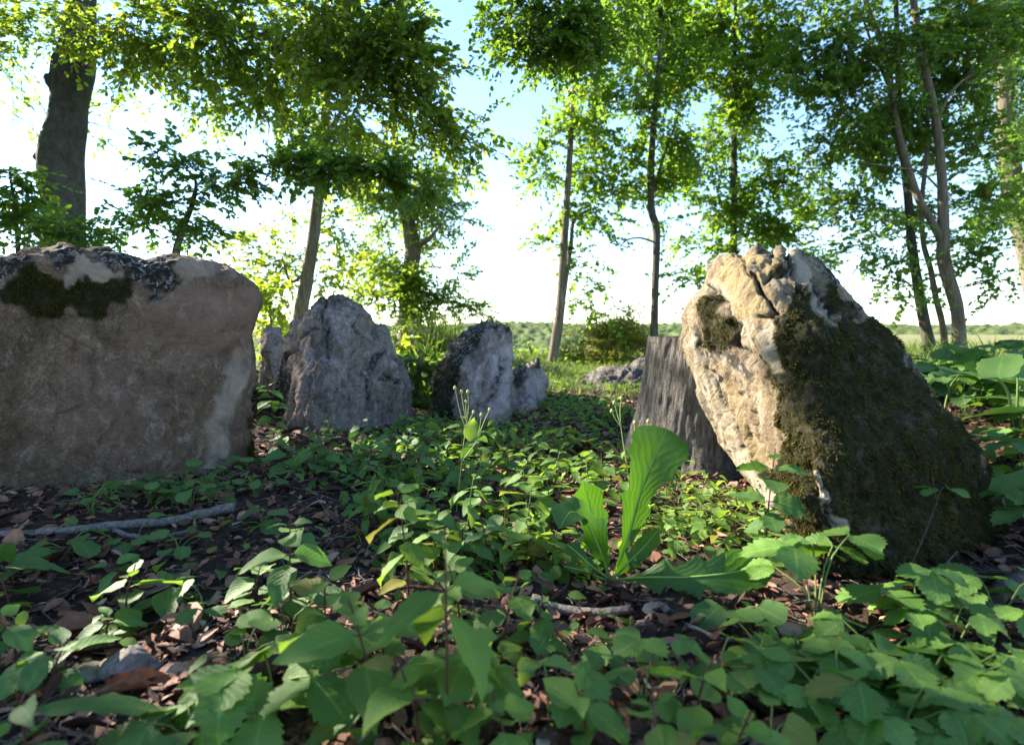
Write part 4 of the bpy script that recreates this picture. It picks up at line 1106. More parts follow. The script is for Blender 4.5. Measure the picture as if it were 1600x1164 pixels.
# ------------------------------------------------------------------ leaf blades for the small plants
def blade(kind, g, n=None):
    """leaf of length 1 along +Y, face up +Z: (v, quads, uv)"""
    spec = dict(
        ovate=(9, lambda t: 0.36 * np.sin(np.pi * t ** 0.72) ** 0.85 * (1 - 0.25 * t), 0.0, 0.16, 0.22),
        toothed=(17, lambda t: 0.47 * np.sin(np.pi * np.clip(t, 0, 1) ** 1.15) ** 0.72, 0.17, 0.20, 0.16),
        lance=(13, lambda t: 0.25 * np.sin(np.pi * t ** 0.75) ** 0.9, 0.08, 0.14, 0.28),
        round=(11, lambda t: 0.52 * np.sqrt(np.clip(1 - (2 * t - 1) ** 2, 0, 1)) ** 0.9, 0.07, 0.10, 0.10),
        lobed=(15, lambda t: 0.46 * np.sin(np.pi * t ** 0.8) ** 0.6 * (0.72 + 0.28 * np.abs(np.cos(t * 9.0))), 0.08, 0.12, 0.18),
    )[kind]
    ns, wf, teeth, fold, droop = spec
    t = np.linspace(0.0, 1.0, ns)
    w = wf(np.clip(t, 0.004, 0.996))
    if teeth:
        w = w * (1 - teeth * (np.arange(ns) % 2))
    w[0] = 0.02; w[-1] = 0.004
    us = np.array([-1, -0.55, 0, 0.55, 1.0])
    T, U = np.meshgrid(t, us, indexing='ij')
    X = U * w[:, None]
    Y = T.copy()
    if teeth:
        Y = Y + (np.abs(U) > 0.9) * teeth * 0.35 * ((np.arange(ns) % 2 == 0)[:, None])
    if kind == 'round':
        Y = Y - 0.14 * np.abs(X) * 2 * (T < 0.3)
    ph = g.uniform(0, 6.28)
    Z = fold * np.abs(X) * g.uniform(0.4, 1.6) - droop * g.uniform(0.3, 1.8) * T ** 2 + 0.022 * np.sin(T * 9 + ph) * np.sign(U) * np.abs(U) + 0.02 * np.cos(T * 24) * np.abs(U) * 0.6
    Z = Z + g.normal(0, 0.05) * U * T
    X = X + 0.06 * g.normal() * T ** 2
    v = np.stack([X, Y, Z], -1).reshape(-1, 3)
    uv = np.stack([0.5 + U * 0.5, T], -1).reshape(-1, 2)
    k = len(us)
    i = np.arange(ns - 1)[:, None] * k
    j = np.arange(k - 1)[None]
    f = np.stack([i + j, i + j + 1, i + k + j + 1, i + k + j], -1).reshape(-1, 4)
    return v, f, uv

M['plant'] = leaf_mat('plant_leaf', (0.062, 0.135, 0.022), (0.125, 0.225, 0.040), (0.34, 0.54, 0.045), 0.36, veins=0.7, island=False, rough=0.55, spec=0.3, odd=(0.19, 0.17, 0.03), oddp=0.96)
M['plant_blue'] = leaf_mat('plant_leaf_bluish', (0.050, 0.120, 0.028), (0.095, 0.185, 0.044), (0.16, 0.36, 0.05), 0.28, veins=0.7, island=False, rough=0.55, spec=0.3)
M['plant_sunlit'] = leaf_mat('sun_tinted_leaf', (0.10, 0.18, 0.030), (0.17, 0.26, 0.055), (0.42, 0.60, 0.06), 0.38, veins=0.6, island=False, rough=0.55, spec=0.3)  # lighter copy of the plant leaf; sun patch brightness put into its colour
M['strawberry'] = leaf_mat('strawberry_leaf', (0.062, 0.140, 0.024), (0.120, 0.225, 0.040), (0.22, 0.46, 0.035), 0.30, veins=0.8, island=False, rough=0.5, spec=0.35, odd=(0.17, 0.17, 0.03), oddp=0.96)
M['dandelion'] = leaf_mat('dandelion_leaf', (0.028, 0.088, 0.012), (0.038, 0.108, 0.016), (0.13, 0.33, 0.010), 0.38, nv=9.0, veins=0.4, island=False, rough=0.45, spec=0.4)
M['cover'] = leaf_mat('cover_leaf', (0.045, 0.110, 0.020), (0.105, 0.195, 0.038), (0.34, 0.54, 0.045), 0.36, island=True, rough=0.55, spec=0.3, odd=(0.19, 0.17, 0.03), oddp=0.965)
t_ = NT('green_stem'); M['stem'] = t_.done(t_.bsdf((0.09, 0.14, 0.03), 0.6, None, 0.3))
t_ = NT('red_stem'); M['red_stem'] = t_.done(t_.bsdf((0.085, 0.035, 0.022), 0.6, None, 0.3))
t_ = NT('pale_stem'); M['pale_stem'] = t_.done(t_.bsdf((0.30, 0.33, 0.11), 0.6, None, 0.3))
t_ = NT('midrib_pale'); M['rib'] = t_.done(t_.bsdf((0.20, 0.32, 0.07), 0.5, None, 0.3))

gl = np.random.default_rng(77)
BLADES = {}
for kd, mt in (('ovate', 'plant'), ('toothed', 'strawberry'), ('lance', 'plant'), ('round', 'plant_blue'), ('lobed', 'plant'), ('ovate', 'plant_blue'), ('round', 'plant'), ('toothed', 'plant_blue'), ('lobed', 'plant_blue'), ('lance', 'plant_blue'), ('lobed', 'plant_sunlit'), ('ovate', 'plant_sunlit')):
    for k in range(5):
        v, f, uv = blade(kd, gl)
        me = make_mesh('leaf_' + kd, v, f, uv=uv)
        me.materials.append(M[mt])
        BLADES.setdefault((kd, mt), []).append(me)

def leaf_matrix(p, az, pitch, roll, size):
    return Matrix.Translation(Vector(p)) @ Matrix.Rotation(az, 4, 'Z') @ Matrix.Rotation(pitch, 4, 'X') @ Matrix.Rotation(roll, 4, 'Y') @ Matrix.Scale(size, 4)

def put_leaf(root, kind, mat, p, az, pitch, roll, size, g):
    me = BLADES[(kind, mat)][g.integers(0, 5)]
    o = obj('leaf', me, None, root)
    o.matrix_local = leaf_matrix(p, az, pitch, roll, size)
    return o

def az_dir(az):      # direction of a blade turned by az about Z (blade runs along +Y)
    return np.array([-math.sin(az), math.cos(az), 0.0])

def stem_mesh(tubes):
    v, f, _ = cat_meshes(tubes)
    return make_mesh('stem', v, f)

def strawberry(loc, label, g, n=4, size=0.045, reach=0.06, high=0.06, mat='strawberry', group=None, name='strawberry_plant', spread=(0, 6.28)):
    root = thing(name, label, 'plant', loc, group)
    tubes = []
    for k in range(n):
        az = spread[0] + (spread[1] - spread[0]) * (k + g.uniform(0.1, 0.9)) / n
        d = az_dir(az)
        hh = high * g.uniform(0.6, 1.3)
        tip = d * reach * g.uniform(0.5, 1.2) + np.array([0, 0, hh])
        tubes.append(tube(smooth_path([(0, 0, -0.01), d * reach * 0.3 + np.array([0, 0, hh * 0.7]), tip], 6), [0.0013] * 6, 4, cap=False))
        s = size * g.uniform(0.75, 1.25)
        tl = g.uniform(-0.45, 0.05)
        for da, sc_ in ((0, 1.0), (1.45, 0.9), (-1.45, 0.9)):
            put_leaf(root, 'toothed', mat, tip, az + da + g.normal(0, 0.08), tl * math.cos(da) + g.normal(-0.1, 0.1), g.normal(0, 0.15), s * sc_, g)
    obj('stem', stem_mesh(tubes), M['stem'], root)
    return root

def seedling(loc, label, g, height=0.15, pairs=5, size=0.05, kind='ovate', mat='plant', group=None, name='seedling', bend=0.25, red=True, top=True, az0=None):
    root = thing(name, label, 'plant', loc, group)
    ba = g.uniform(0, 6.28)
    b = np.array([math.cos(ba), math.sin(ba), 0]) * bend * height
    path = smooth_path([(0, 0, -0.01), b * 0.25 + np.array([0, 0, height * 0.5]), b + np.array([0, 0, height])], 12)
    tubes = [tube(path, np.linspace(0.0019, 0.0009, 12), 5, cap=False)]
    a0 = g.uniform(0, 3.14) if az0 is None else az0
    for k in range(pairs):
        u = 0.25 + 0.75 * (k + 0.6) / pairs
        p = path[min(int(u * 11), 11)]
        s = size * (1.15 - 0.6 * abs(u - 0.62)) * g.uniform(0.8, 1.2) * (0.6 if k == pairs - 1 else 1)
        for sd in (0, math.pi):
            az = a0 + k * 1.57 + sd + g.normal(0, 0.25)
            pit = g.uniform(-0.45, 0.2) + (0.5 if k == pairs - 1 else 0)
            stalk = az_dir(az) * 0.12 * size + np.array([0, 0, 0.05 * size])
            tubes.append(tube(np.array([p, p + stalk]), [0.0009, 0.0008], 4, cap=False))
            put_leaf(root, kind, mat, p + stalk, az, pit, g.normal(0, 0.3), s, g)
    obj('stem', stem_mesh(tubes), M['red_stem' if red else 'stem'], root)
    return root

def rosette(loc, label, g, n=6, size=0.03, reach=0.035, high=0.045, kind='round', mat='plant_blue', group=None, name='violet_plant'):
    root = thing(name, label, 'plant', loc, group)
    tubes = []
    for k in range(n):
        az = 6.28 * (k + g.uniform(0, 0.9)) / n
        d = az_dir(az)
        tip = d * reach * g.uniform(0.4, 1.3) + np.array([0, 0, high * g.uniform(0.4, 1.3)])
        tubes.append(tube(smooth_path([(0, 0, -0.01), tip * np.array([0.3, 0.3, 0.7]), tip], 5), [0.0010] * 5, 4, cap=False))
        put_leaf(root, kind, mat, tip, az + g.normal(0, 0.3), g.uniform(-0.5, 0.25), g.normal(0, 0.25), size * g.uniform(0.7, 1.25), g)
    obj('stem', stem_mesh(tubes), M['stem'], root)
    return root

# ------------------------------------------------------------------ the big dandelion
def strap(path, width, normal, n=64, lobes=0.3, nl=5, seed=0, prof=None, curl=0.12, wave=0.05):
    """long blade along a 3D path; normal: approximate face direction per control point"""
    g = np.random.default_rng(seed)
    p = smooth_path(path, n)
    nr = smooth_path(normal, n)
    t = np.gradient(p, axis=0); t /= np.linalg.norm(t, axis=1)[:, None]
    s = np.cross(t, nr); s /= np.linalg.norm(s, axis=1)[:, None]
    m = np.cross(s, t)
    u = np.linspace(0, 1, n)
    pr = np.interp(u, [q[0] for q in prof], [q[1] for q in prof])
    us = np.array([-1, -0.7, -0.35, 0, 0.35, 0.7, 1.0])
    V, UV = [], []
    for k in range(n):
        for x in us:
            ph = nl * u[k] * 6.283 + (1.1 if x > 0 else 0)
            lob = 1 - 1.5 * lobes * (1 - (ph / 6.283) % 1.0) ** 1.3 * (1 - sstep(0.5, 0.92, u[k])) + 0.045 * math.sin(ph * 5) * (u[k] < 0.93)
            ww = width * pr[k] * lob
            z = curl * abs(x) * ww + wave * width * pr[k] * math.sin(u[k] * 17 + x * 2 + seed) * abs(x)
            V.append(p[k] + s[k] * x * ww + m[k] * z + t[k] * (-0.18 * abs(x) * ww * math.cos(ph)) * (u[k] < 0.7))
            UV.append((0.5 + 0.5 * x, u[k]))
    k = len(us)
    i = np.arange(n - 1)[:, None] * k
    j = np.arange(k - 1)[None]
    f = np.stack([i + j, i + j + 1, i + k + j + 1, i + k + j], -1).reshape(-1, 4)
    return np.array(V), f, np.array(UV), p, m

def dandelion():
    b = G(955, 912)
    root = thing('dandelion_plant', 'large dandelion with one tall upright toothed leaf in the sunlit patch', 'plant', b)
    D = b[1]
    PR = [(0, 0.07), (0.18, 0.12), (0.35, 0.42), (0.55, 0.66), (0.72, 0.92), (0.82, 1.0), (0.9, 0.93), (0.95, 0.75), (0.985, 0.42), (1, 0.1)]
    PL = [(0, 0.08), (0.12, 0.15), (0.3, 0.7), (0.6, 1.0), (0.85, 0.85), (1, 0.05)]
    cam_n = np.array([0.15, -1.0, 0.25])
    specs = [
        ([(957, 905, 0), (978, 850, 0.0), (1000, 770, 0.0), (1024, 712, 0.0), (1042, 670, 0.0)], 0.050, [cam_n, cam_n, (-0.1, -1, 0.25), (-0.15, -1, 0.3), (-0.1, -0.9, 0.6)], PR, 0.26, 4, 1),
        ([(953, 905, 0), (938, 860, -0.02), (915, 815, -0.04), (893, 800, -0.06), (874, 826, -0.085)], 0.036, [(-0.3, -0.8, 0.5), (-0.4, -0.7, 0.5), (-0.2, -0.6, 0.8), (-0.2, -0.5, 0.9), (-0.6, -0.7, 0.4)], PL, 0.30, 4, 2),
        ([(960, 906, 0), (1010, 902, -0.06), (1080, 901, -0.10), (1150, 893, -0.11), (1222, 874, -0.10)], 0.036, [(0, -0.35, 1), (0.0, -0.8, 0.6), (0, -0.85, 0.5), (0, -0.8, 0.6), (0.1, -0.6, 0.8)], PL, 0.35, 5, 3),
        ([(957, 905, 0), (975, 885, -0.01), (1005, 855, 0.0), (1030, 825, 0.0)], 0.020, [(0.4, -0.8, 0.4)] * 4, PL, 0.25, 4, 4),
        ([(953, 900, 0.02), (935, 850, 0.04), (922, 790, 0.05), (912, 752, 0.05)], 0.030, [(0.1, -1, 0.3)] * 4, PL, 0.2, 3, 5),
        ([(952, 905, 0), (925, 885, -0.01), (900, 862, 0.0), (885, 850, 0.01)], 0.022, [(0.2, -0.5, 0.8)] * 4, PL, 0.45, 6, 6),
        ([(950, 908, 0), (915, 893, -0.02), (880, 885, -0.03)], 0.014, [(0, -0.4, 1)] * 3, PL, 0.5, 5, 7),
    ]
    for px, wd, nr, prof, lob, nl, sd in specs:
        path = [P(x, y, D + dd) for x, y, dd in px]
        v, f, uv, p, m = strap(path, wd, nr, lobes=lob, nl=nl, seed=sd, prof=prof)
        lf = obj('leaf', make_mesh('dandelion_leaf', v - b, f, uv=uv), M['dandelion'], root)
        r = np.linspace(0.0022, 0.0003, len(p))
        tv, tf = tube(p + m * 0.0006 - b, r, 6, cap=False)
        obj('midrib', make_mesh('midrib', tv, tf), M['rib'], lf)
dandelion()

# tall thin flower stalks
def stalk(label, D, main, branches, leaves, name='flower_stalk'):
    w = P([q[0] for q in main], [q[1] for q in main], D)
    b = ground_at(w[0, 0], w[0, 1])
    path = np.vstack([[b[0], b[1], b[2] - 0.01], w])
    root = thing(name, label, 'plant', b)
    tubes = [tube(smooth_path(path, 16) - b, np.linspace(0.0017, 0.0008, 16), 5, cap=False)]
    buds = []
    for br in branches:
        q = P([x[0] for x in br], [x[1] for x in br], D)
        tubes.append(tube(smooth_path(q, 8) - b, np.linspace(0.0011, 0.0007, 8), 5, cap=False))
        buds.append(q[-1])
    obj('stem', stem_mesh(tubes), M['pale_stem'], root)
    for q in buds:
        h = np.linspace(-1, 1, 7)
        rr = 0.0042 * np.sqrt(np.clip(1 - h ** 2, 0.02, 1)) * (1 - 0.25 * h)
        v, f = tube(np.column_stack([np.zeros(7), np.zeros(7), h * 0.0055]), rr, 6)
        obj('bud', make_mesh('bud', v + (q - b), f), M['pale_stem'], root)
    g = np.random.default_rng(int(D * 1000))
    for (x, y, az, pit, s) in leaves:
        put_leaf(root, 'ovate', 'plant', P(x, y, D) - b, az, pit, 0.3, s, g)
stalk('thin budded flower stalk rising before the dark crowned standing stone', 1.32,
      [(714, 790), (720, 732), (724, 696), (730, 655)],
      [[(728, 670), (718, 640), (711, 606)], [(729, 660), (724, 635), (721, 612)], [(730, 655), (728, 640), (728, 628)], [(730, 655), (732, 635), (731, 612)], [(729, 668), (734, 656), (740, 644)], [(722, 720), (744, 690), (750, 665), (752, 648)], [(745, 688), (758, 655), (765, 640)]],
      [(722, 722, -1.4, -0.2, 0.035), (716, 770, -1.1, 0.8, 0.045), (735, 690, -0.3, 1.0, 0.065), (722, 696, 1.4, 0.1, 0.03)])
stalk('thin budded flower stalk standing against the bark of the sawn stump', 1.30,
      [(985, 800), (982, 745), (975, 700), (970, 665)],
      [[(971, 668), (962, 655), (956, 642)], [(970, 665), (964, 645), (960, 629)], [(970, 665), (969, 640), (971, 622)], [(984, 760), (990, 700), (992, 660)], [(986, 770), (1000, 700), (1013, 658)]],
      [(976, 705, 2.2, -0.8, 0.02), (980, 735, 1.5, 0.0, 0.025)])

# ------------------------------------------------------------------ singled out small plants
gp = np.random.default_rng(5)
strawberry(G(1275, 985), 'bright strawberry plant with big fresh leaves at the foot of the leaning stone', gp, 5, 0.062, 0.055, 0.11, spread=(-1.9, 1.9))
strawberry(G(1440, 990), 'strawberry plant whose leaf stands before the pale foot of the leaning stone', gp, 3, 0.040, 0.03, 0.075)
seedling(G(640, 960), 'leafy upright shrub seedling with red stem in the middle of the clearing', gp, 0.21, 7, 0.050, 'ovate', 'plant', bend=0.1)
seedling(G(455, 980), 'dark leaved seedling rising from bare brown litter before the broad slab', gp, 0.17, 6, 0.048, 'ovate', 'plant_blue', bend=0.05)
seedling(G(700, 1190), 'tall blurred seedling with long pointed leaves on a brown stem', gp, 0.22, 5, 0.070, 'lance', 'plant', bend=0.1, az0=0.6)
seedling(G(585, 1150), 'blurred broad leaved seedling with dark stem beside the tall blurred one', gp, 0.15, 4, 0.062, 'ovate', 'plant', bend=0.15)
seedling(G(195, 985), 'small dogwood seedling with ribbed oval leaves over the pale rock', gp, 0.10, 3, 0.062, 'ovate', 'plant', bend=0.2)
seedling(G(20, 960), 'seedling leaning in with large leaves on a thick red stem', gp, 0.13, 4, 0.065, 'ovate', 'plant_blue', bend=0.5)
seedling(G(1085, 830), 'slender pale seedling lit by the sun before the stump', gp, 0.12, 6, 0.030, 'ovate', 'plant_sunlit', bend=0.2, red=False)
seedling(G(1195, 885), 'climbing leafy shoot up the pale side of the leaning stone', gp, 0.20, 7, 0.042, 'lobed', 'plant_blue', bend=0.05)
seedling(P(45, 1215, 0.50) * np.array([1, 1, 0]), 'near out of focus seedling with long blade leaves', gp, 0.11, 3, 0.085, 'lance', 'plant_blue', bend=0.3)
strawberry(G(430, 1120), 'pale green broad leaved plant lit beside the curled brown leaf', gp, 5, 0.060, 0.05, 0.065)
strawberry(G(300, 1170), 'lime green lobed plant low in the litter near the pale rock', gp, 4, 0.055, 0.045, 0.045)
rosette(G(1150, 975), 'single stalked mallow like plant beneath the long flat dandelion leaf', gp, 4, 0.045, 0.03, 0.05, 'round', 'plant_blue')

# runner on the leaning stone
def runner():
    dep = stones['lean']['depth']
    pts = [(1398, 948), (1412, 905), (1436, 855), (1452, 815), (1463, 785), (1466, 772)]
    q = np.array(pts, float)
    w = P(q[:, 0], q[:, 1], dep(q) - np.array([0.03, 0.04, 0.045, 0.045, 0.04, 0.04]))
    b = w[0].copy(); b[2] = float(terrain(b[0], b[1]))
    root = thing('strawberry_runner', 'thin brown runner with two small leaves climbing the mossy stone face', 'plant', b)
    tb = [tube(smooth_path(w, 18) - b, np.linspace(0.0018, 0.001, 18), 5, cap=False)]
    for ln in ([(1466, 772), (1485, 745), (1505, 720), (1522, 706)], [(1462, 780), (1456, 735), (1458, 700), (1475, 682), (1498, 676)]):
        z = np.array(ln, float)
        tb.append(tube(smooth_path(P(z[:, 0], z[:, 1], dep(z) - 0.035), 12) - b, np.linspace(0.0011, 0.0006, 12), 5, cap=False))
    obj('stem', stem_mesh(tb), M['twig'], root)
    g = np.random.default_rng(4)
    for (x, y, az) in ((1456, 762, 0.9), (1484, 764, -0.9)):
        tip = P(x, y, float(dep(np.array([[x, y]], float))[0]) - 0.06) - b
        for da in (0, 1.4, -1.4):
            put_leaf(root, 'toothed', 'strawberry', tip, az + da, -0.15, 0.2, 0.030, g)
runner()

# broad butterbur like leaves at the right
def big_leaf_plant(name, label, base, leaves, mat, seed):
    g = np.random.default_rng(seed)
    root = thing(name, label, 'plant', base)
    tubes = []
    for (tip, az, pit, roll, s) in leaves:
        tp = np.asarray(tip) - base
        tubes.append(tube(smooth_path([(0, 0, -0.02), tp * np.array([0.4, 0.4, 0.75]), tp], 8), np.linspace(0.004, 0.0025, 8), 6, cap=False))
        n = 18
        v, f, uv = blade('round', g)
        o = obj('leaf', make_mesh('big_leaf', v, f, uv=uv), M[mat], root)
        o.matrix_local = leaf_matrix(tp, az, pit, roll, s)
    obj('stem', stem_mesh(tubes), M['stem'], root)
bb = ground_at(*P(1470, 620, 1.75)[:2])
big_leaf_plant('burdock_plant', 'large burdock with broad olive leaf tilted up behind the leaning stone', bb,
               [(P(1440, 590, 1.68), 0.5, 0.5, 0.2, 0.19), (P(1500, 585, 1.7), -1.2, -0.1, 0.1, 0.20), (P(1450, 600, 1.6), 1.0, -0.4, 0.1, 0.14)], 'plant', 3)
bb2 = ground_at(*P(1590, 640, 1.5)[:2])
big_leaf_plant('burdock_plant', 'bluish burdock with leaf standing above the plants by the field edge', bb2,
               [(P(1560, 592, 1.5), -0.7, 0.75, -0.2, 0.10), (P(1600, 640, 1.5), -1.4, -0.1, 0.1, 0.13), (P(1590, 590, 1.55), -0.2, 0.8, 0.2, 0.09)], 'plant_blue', 5)

# ------------------------------------------------------------------ groups of look-alike plants
def scatter(poly, n, seed, mind=14):
    g = np.random.default_rng(seed)
    p = np.asarray(poly, float)
    out = []
    tries = 0
    while len(out) < n and tries < n * 60:
        tries += 1
        q = np.array([g.uniform(p[:, 0].min(), p[:, 0].max()), g.uniform(p[:, 1].min(), p[:, 1].max())])
        if not in_poly(q[None], p)[0] or (110 < q[0] < 290 and 1010 < q[1] < 1180): continue      # keep the pale rock in view
        if out and min(np.hypot(*(q - o)) for o in out) < mind: continue
        out.append(q)
    return out

for k, q in enumerate(scatter([(1290, 1010), (1400, 985), (1500, 985), (1610, 930), (1640, 1240), (1280, 1240)], 15, 21, 50)):
    strawberry(G(*q), 'dark green strawberry plant in the thick patch below the leaning stone', gp, gp.integers(3, 6), gp.uniform(0.036, 0.052), 0.05, gp.uniform(0.045, 0.075), group='strawberries below the leaning stone')
for k, q in enumerate(scatter([(830, 970), (1000, 1000), (1260, 1020), (1270, 1230), (820, 1230)], 16, 22, 55)):
    if k % 3 == 0:
        rosette(G(*q), 'round leaved violet among dead leaves in the foreground litter', gp, gp.integers(4, 8), gp.uniform(0.025, 0.038), 0.03, 0.04, 'round', 'plant', group='violets in the foreground litter')
    elif k % 3 == 1:
        strawberry(G(*q), 'small strawberry seedling alone in the foreground litter', gp, gp.integers(2, 4), gp.uniform(0.030, 0.046), 0.035, 0.05, group='strawberry seedlings in the foreground litter')
    else:
        seedling(G(*q), 'small opposite leaved seedling in the foreground litter', gp, gp.uniform(0.05, 0.10), 3, gp.uniform(0.035, 0.05), 'ovate', 'plant', group='seedlings in the foreground litter', bend=0.2)
for k, q in enumerate(scatter([(480, 1010), (640, 960), (800, 980), (860, 1240), (420, 1240)], 8, 23, 70)):
    seedling(G(*q), 'mid green seedling in the foreground thicket of pointed leaves', gp, gp.uniform(0.07, 0.12), 4, gp.uniform(0.038, 0.052), 'ovate' if k % 2 else 'lobed', 'plant', group='seedlings of the foreground thicket', bend=0.2)
for k, q in enumerate(scatter([(0, 850), (420, 800), (560, 860), (500, 1000), (300, 1100), (0, 1140)], 15, 24, 62)):
    if k % 2:
        rosette(G(*q), 'low round leaved plant on the bare litter before the broad slab', gp, gp.integers(4, 7), gp.uniform(0.03, 0.045), 0.035, 0.045, 'round', 'plant_blue', group='round leaved plants before the slab')
    else:
        seedling(G(*q), 'low seedling with few leaves on the bare litter before the broad slab', gp, gp.uniform(0.05, 0.09), 3, gp.uniform(0.04, 0.058), 'ovate', 'plant_blue', group='seedlings before the slab', bend=0.3)
for k, q in enumerate(scatter([(540, 780), (700, 690), (900, 700), (960, 760), (900, 900), (600, 920)], 40, 25, 24)):
    seedling(G(*q), 'leafy shrub seedling in the green carpet of the clearing', gp, gp.uniform(0.08, 0.15), gp.integers(4, 6), gp.uniform(0.040, 0.058), 'ovate' if k % 3 else 'lance', 'plant' if k % 2 else 'plant_blue', group='seedlings carpeting the clearing', bend=0.15, red=k % 2 == 0)
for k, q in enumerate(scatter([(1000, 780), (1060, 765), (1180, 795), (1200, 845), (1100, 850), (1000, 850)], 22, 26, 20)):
    rosette(G(*q), 'low toothed plant in the bright sun patch beside the leaning stone', gp, gp.integers(5, 9), gp.uniform(0.022, 0.034), 0.035, 0.035, 'lobed' if k % 3 else 'ovate', 'plant_sunlit', group='plants in the sun patch', name='ground_plant')
for k, q in enumerate(scatter([(110, 790), (240, 770), (400, 740), (420, 790), (330, 800), (130, 815)], 12, 27, 26)):
    rosette(G(*q), 'clover like plant along the foot of the broad brown slab', gp, gp.integers(5, 9), gp.uniform(0.026, 0.038), 0.04, 0.05, 'round', 'plant_blue', group='plants along the foot of the slab', name='ground_plant')
for k, q in enumerate(scatter([(425, 740), (440, 700), (640, 680), (700, 700), (560, 760)], 14, 28, 22)):
    seedling(G(*q), 'short weed growing at the foot of the pointed grey stone', gp, gp.uniform(0.07, 0.13), 4, gp.uniform(0.04, 0.055), 'ovate', 'plant_blue', group='weeds at the foot of the pointed stone')
# the bank behind the leaning stone
for k in range(120):
    x = gp.uniform(1.02, 2.5); y = gp.uniform(0.98, 2.6)
    pq = to_px(ground_at(x, y))
    if pq[0] > 1720 or pq[0] < 1380 + 0.9 * max(0, pq[1] - 560): continue
    if k % 2:
        strawberry(ground_at(x, y), 'strawberry plant in the dense leaves covering the bank behind the leaning stone', gp, gp.integers(4, 7), gp.uniform(0.055, 0.08), 0.08, gp.uniform(0.08, 0.16), group='strawberries on the bank', mat='plant_blue')
    else:
        rosette(ground_at(x, y), 'broad round leaved plant on the bank behind the leaning stone', gp, gp.integers(4, 8), gp.uniform(0.07, 0.105), 0.09, gp.uniform(0.10, 0.18), 'round', 'plant_blue', group='round leaved plants on the bank', name='bank_plant')
# left gap: shoots between the slab and the pointed stone
seedling(ground_at(*P(428, 660, 2.15)[:2]), 'shoot with round leaves in the gap between the slab and the pointed stone', gp, 0.22, 6, 0.06, 'ovate', 'plant_blue', bend=0.1)

# ------------------------------------------------------------------ low ground cover (nobody could count it)
def cover(name, label, dens_fn, n, size, high, seed, kind='ovate', bounds=(-2.4, 2.6, 0.45, 5.5)):
    g = np.random.default_rng(seed)
    x = g.uniform(bounds[0], bounds[1], n * 8)
    # more leaves close to the camera, where they show larger
    y = bounds[2] + (bounds[3] - bounds[2]) * g.random(n * 8) ** 1.6
    z = terrain(x, y)
    w = np.stack([x, y, z], -1)
    px = np.stack(to_px(w), -1)
    cl = 0.5 + 0.5 * fbm(np.stack([x * 5, y * 5, 0 * x], -1), 3, seed)
    keep = g.random(n * 8) < dens_fn(px, w) * np.clip(cl * 1.6 - 0.25, 0, 1)
    k = np.nonzero(keep)[0][:n]
    w = w[k]; m = len(k)
    bl = [blade(kind, g) for _ in range(4)]
    keepr = np.array([0, 2, 4])
    V, Fq, UV = [], [], []
    off = 0
    for q in range(4):
        s = np.arange(q, m, 4)
        v, f, uv = bl[q]
        ns = len(v) // 5
        # thin the blade to three columns and every second row: cheap
        rows = np.unique(np.linspace(0, ns - 1, 6).astype(int))
        idx = (rows[:, None] * 5 + keepr[None]).ravel()
        v, uv = v[idx], uv[idx]
        i = np.arange(len(rows) - 1)[:, None] * 3; j = np.arange(2)[None]
        f = np.stack([i + j, i + j + 1, i + 3 + j + 1, i + 3 + j], -1).reshape(-1, 4)
        az = g.uniform(0, 6.28, len(s)); pit = g.normal(-0.1, 0.35, len(s)); rol = g.normal(0, 0.3, len(s))
        ca, sa, cp, sp = np.cos(az), np.sin(az), np.cos(pit), np.sin(pit)
        S = size * g.uniform(0.5, 1.35, len(s))
        y_ = np.stack([-sa * cp, ca * cp, sp], -1)
        x_ = np.stack([ca, sa, rol * 1.0], -1); x_ /= np.linalg.norm(x_, axis=1)[:, None]
        z_ = np.cross(x_, y_)
        P3 = v[None, :, :1] * x_[:, None] + v[None, :, 1:2] * y_[:, None] + v[None, :, 2:] * z_[:, None]
        P3 = P3 * S[:, None, None] + w[s][:, None] + np.array([0, 0, 1.0]) * (high * g.random(len(s)) ** 1.3 + 0.004)[:, None, None]
        V.append(P3.reshape(-1, 3)); Fq.append(((np.arange(len(s)) * len(v))[:, None, None] + f[None]).reshape(-1, 4) + off)
        UV.append(np.tile(uv, (len(s), 1)))
        off += len(s) * len(v)
    o = obj(name, make_mesh(name, np.concatenate(V), np.concatenate(Fq), uv=np.concatenate(UV)), M['cover'])
    tag(o, label, 'ground cover', kind='stuff')

CLEAR = [(430, 720), (640, 665), (860, 600), (980, 620), (1000, 740), (1180, 780), (1215, 880), (960, 930), (620, 930), (520, 830)]
def d_clear(px, w):
    a = soft_poly(px, CLEAR, 25)
    b = 0.07 * soft_poly(px, [(0, 790), (430, 720), (560, 900), (500, 1000), (0, 1200)], 20)
    c = 0.03 * soft_poly(px, [(300, 1000), (1300, 930), (1300, 1300), (200, 1300)], 30)
    d = 0.14 * soft_poly(px, [(1290, 990), (1700, 920), (1700, 1400), (1250, 1400)], 25)
    return np.maximum.reduce([a, b, c, d]) * (1 - 0.85 * soft_poly(px, [(940, 890), (1230, 870), (1260, 960), (940, 960)], 12))
cover('ground_cover', 'carpet of small green leaves over the floor of the clearing', d_clear, 9000, 0.030, 0.05, 301)
def d_bank(px, w):
    r = (w[:, 0] > 1.05 + 0.05 * w[:, 1]) & (w[:, 1] > 0.8)
    l = (w[:, 0] < -1.0 + 0.42 * (w[:, 1] - 1.6) - 0.25) & (w[:, 1] > 1.8)
    f = (w[:, 1] > 3.0) & (w[:, 0] > -0.9)
    return np.where(r | l, 1.0, np.where(f, 0.35, 0.0))
cover('ground_cover', 'leafy undergrowth on the banks outside the stone rows', d_bank, 7000, 0.05, 0.10, 302, 'ovate', (-4.5, 5.0, 0.9, 7.0))

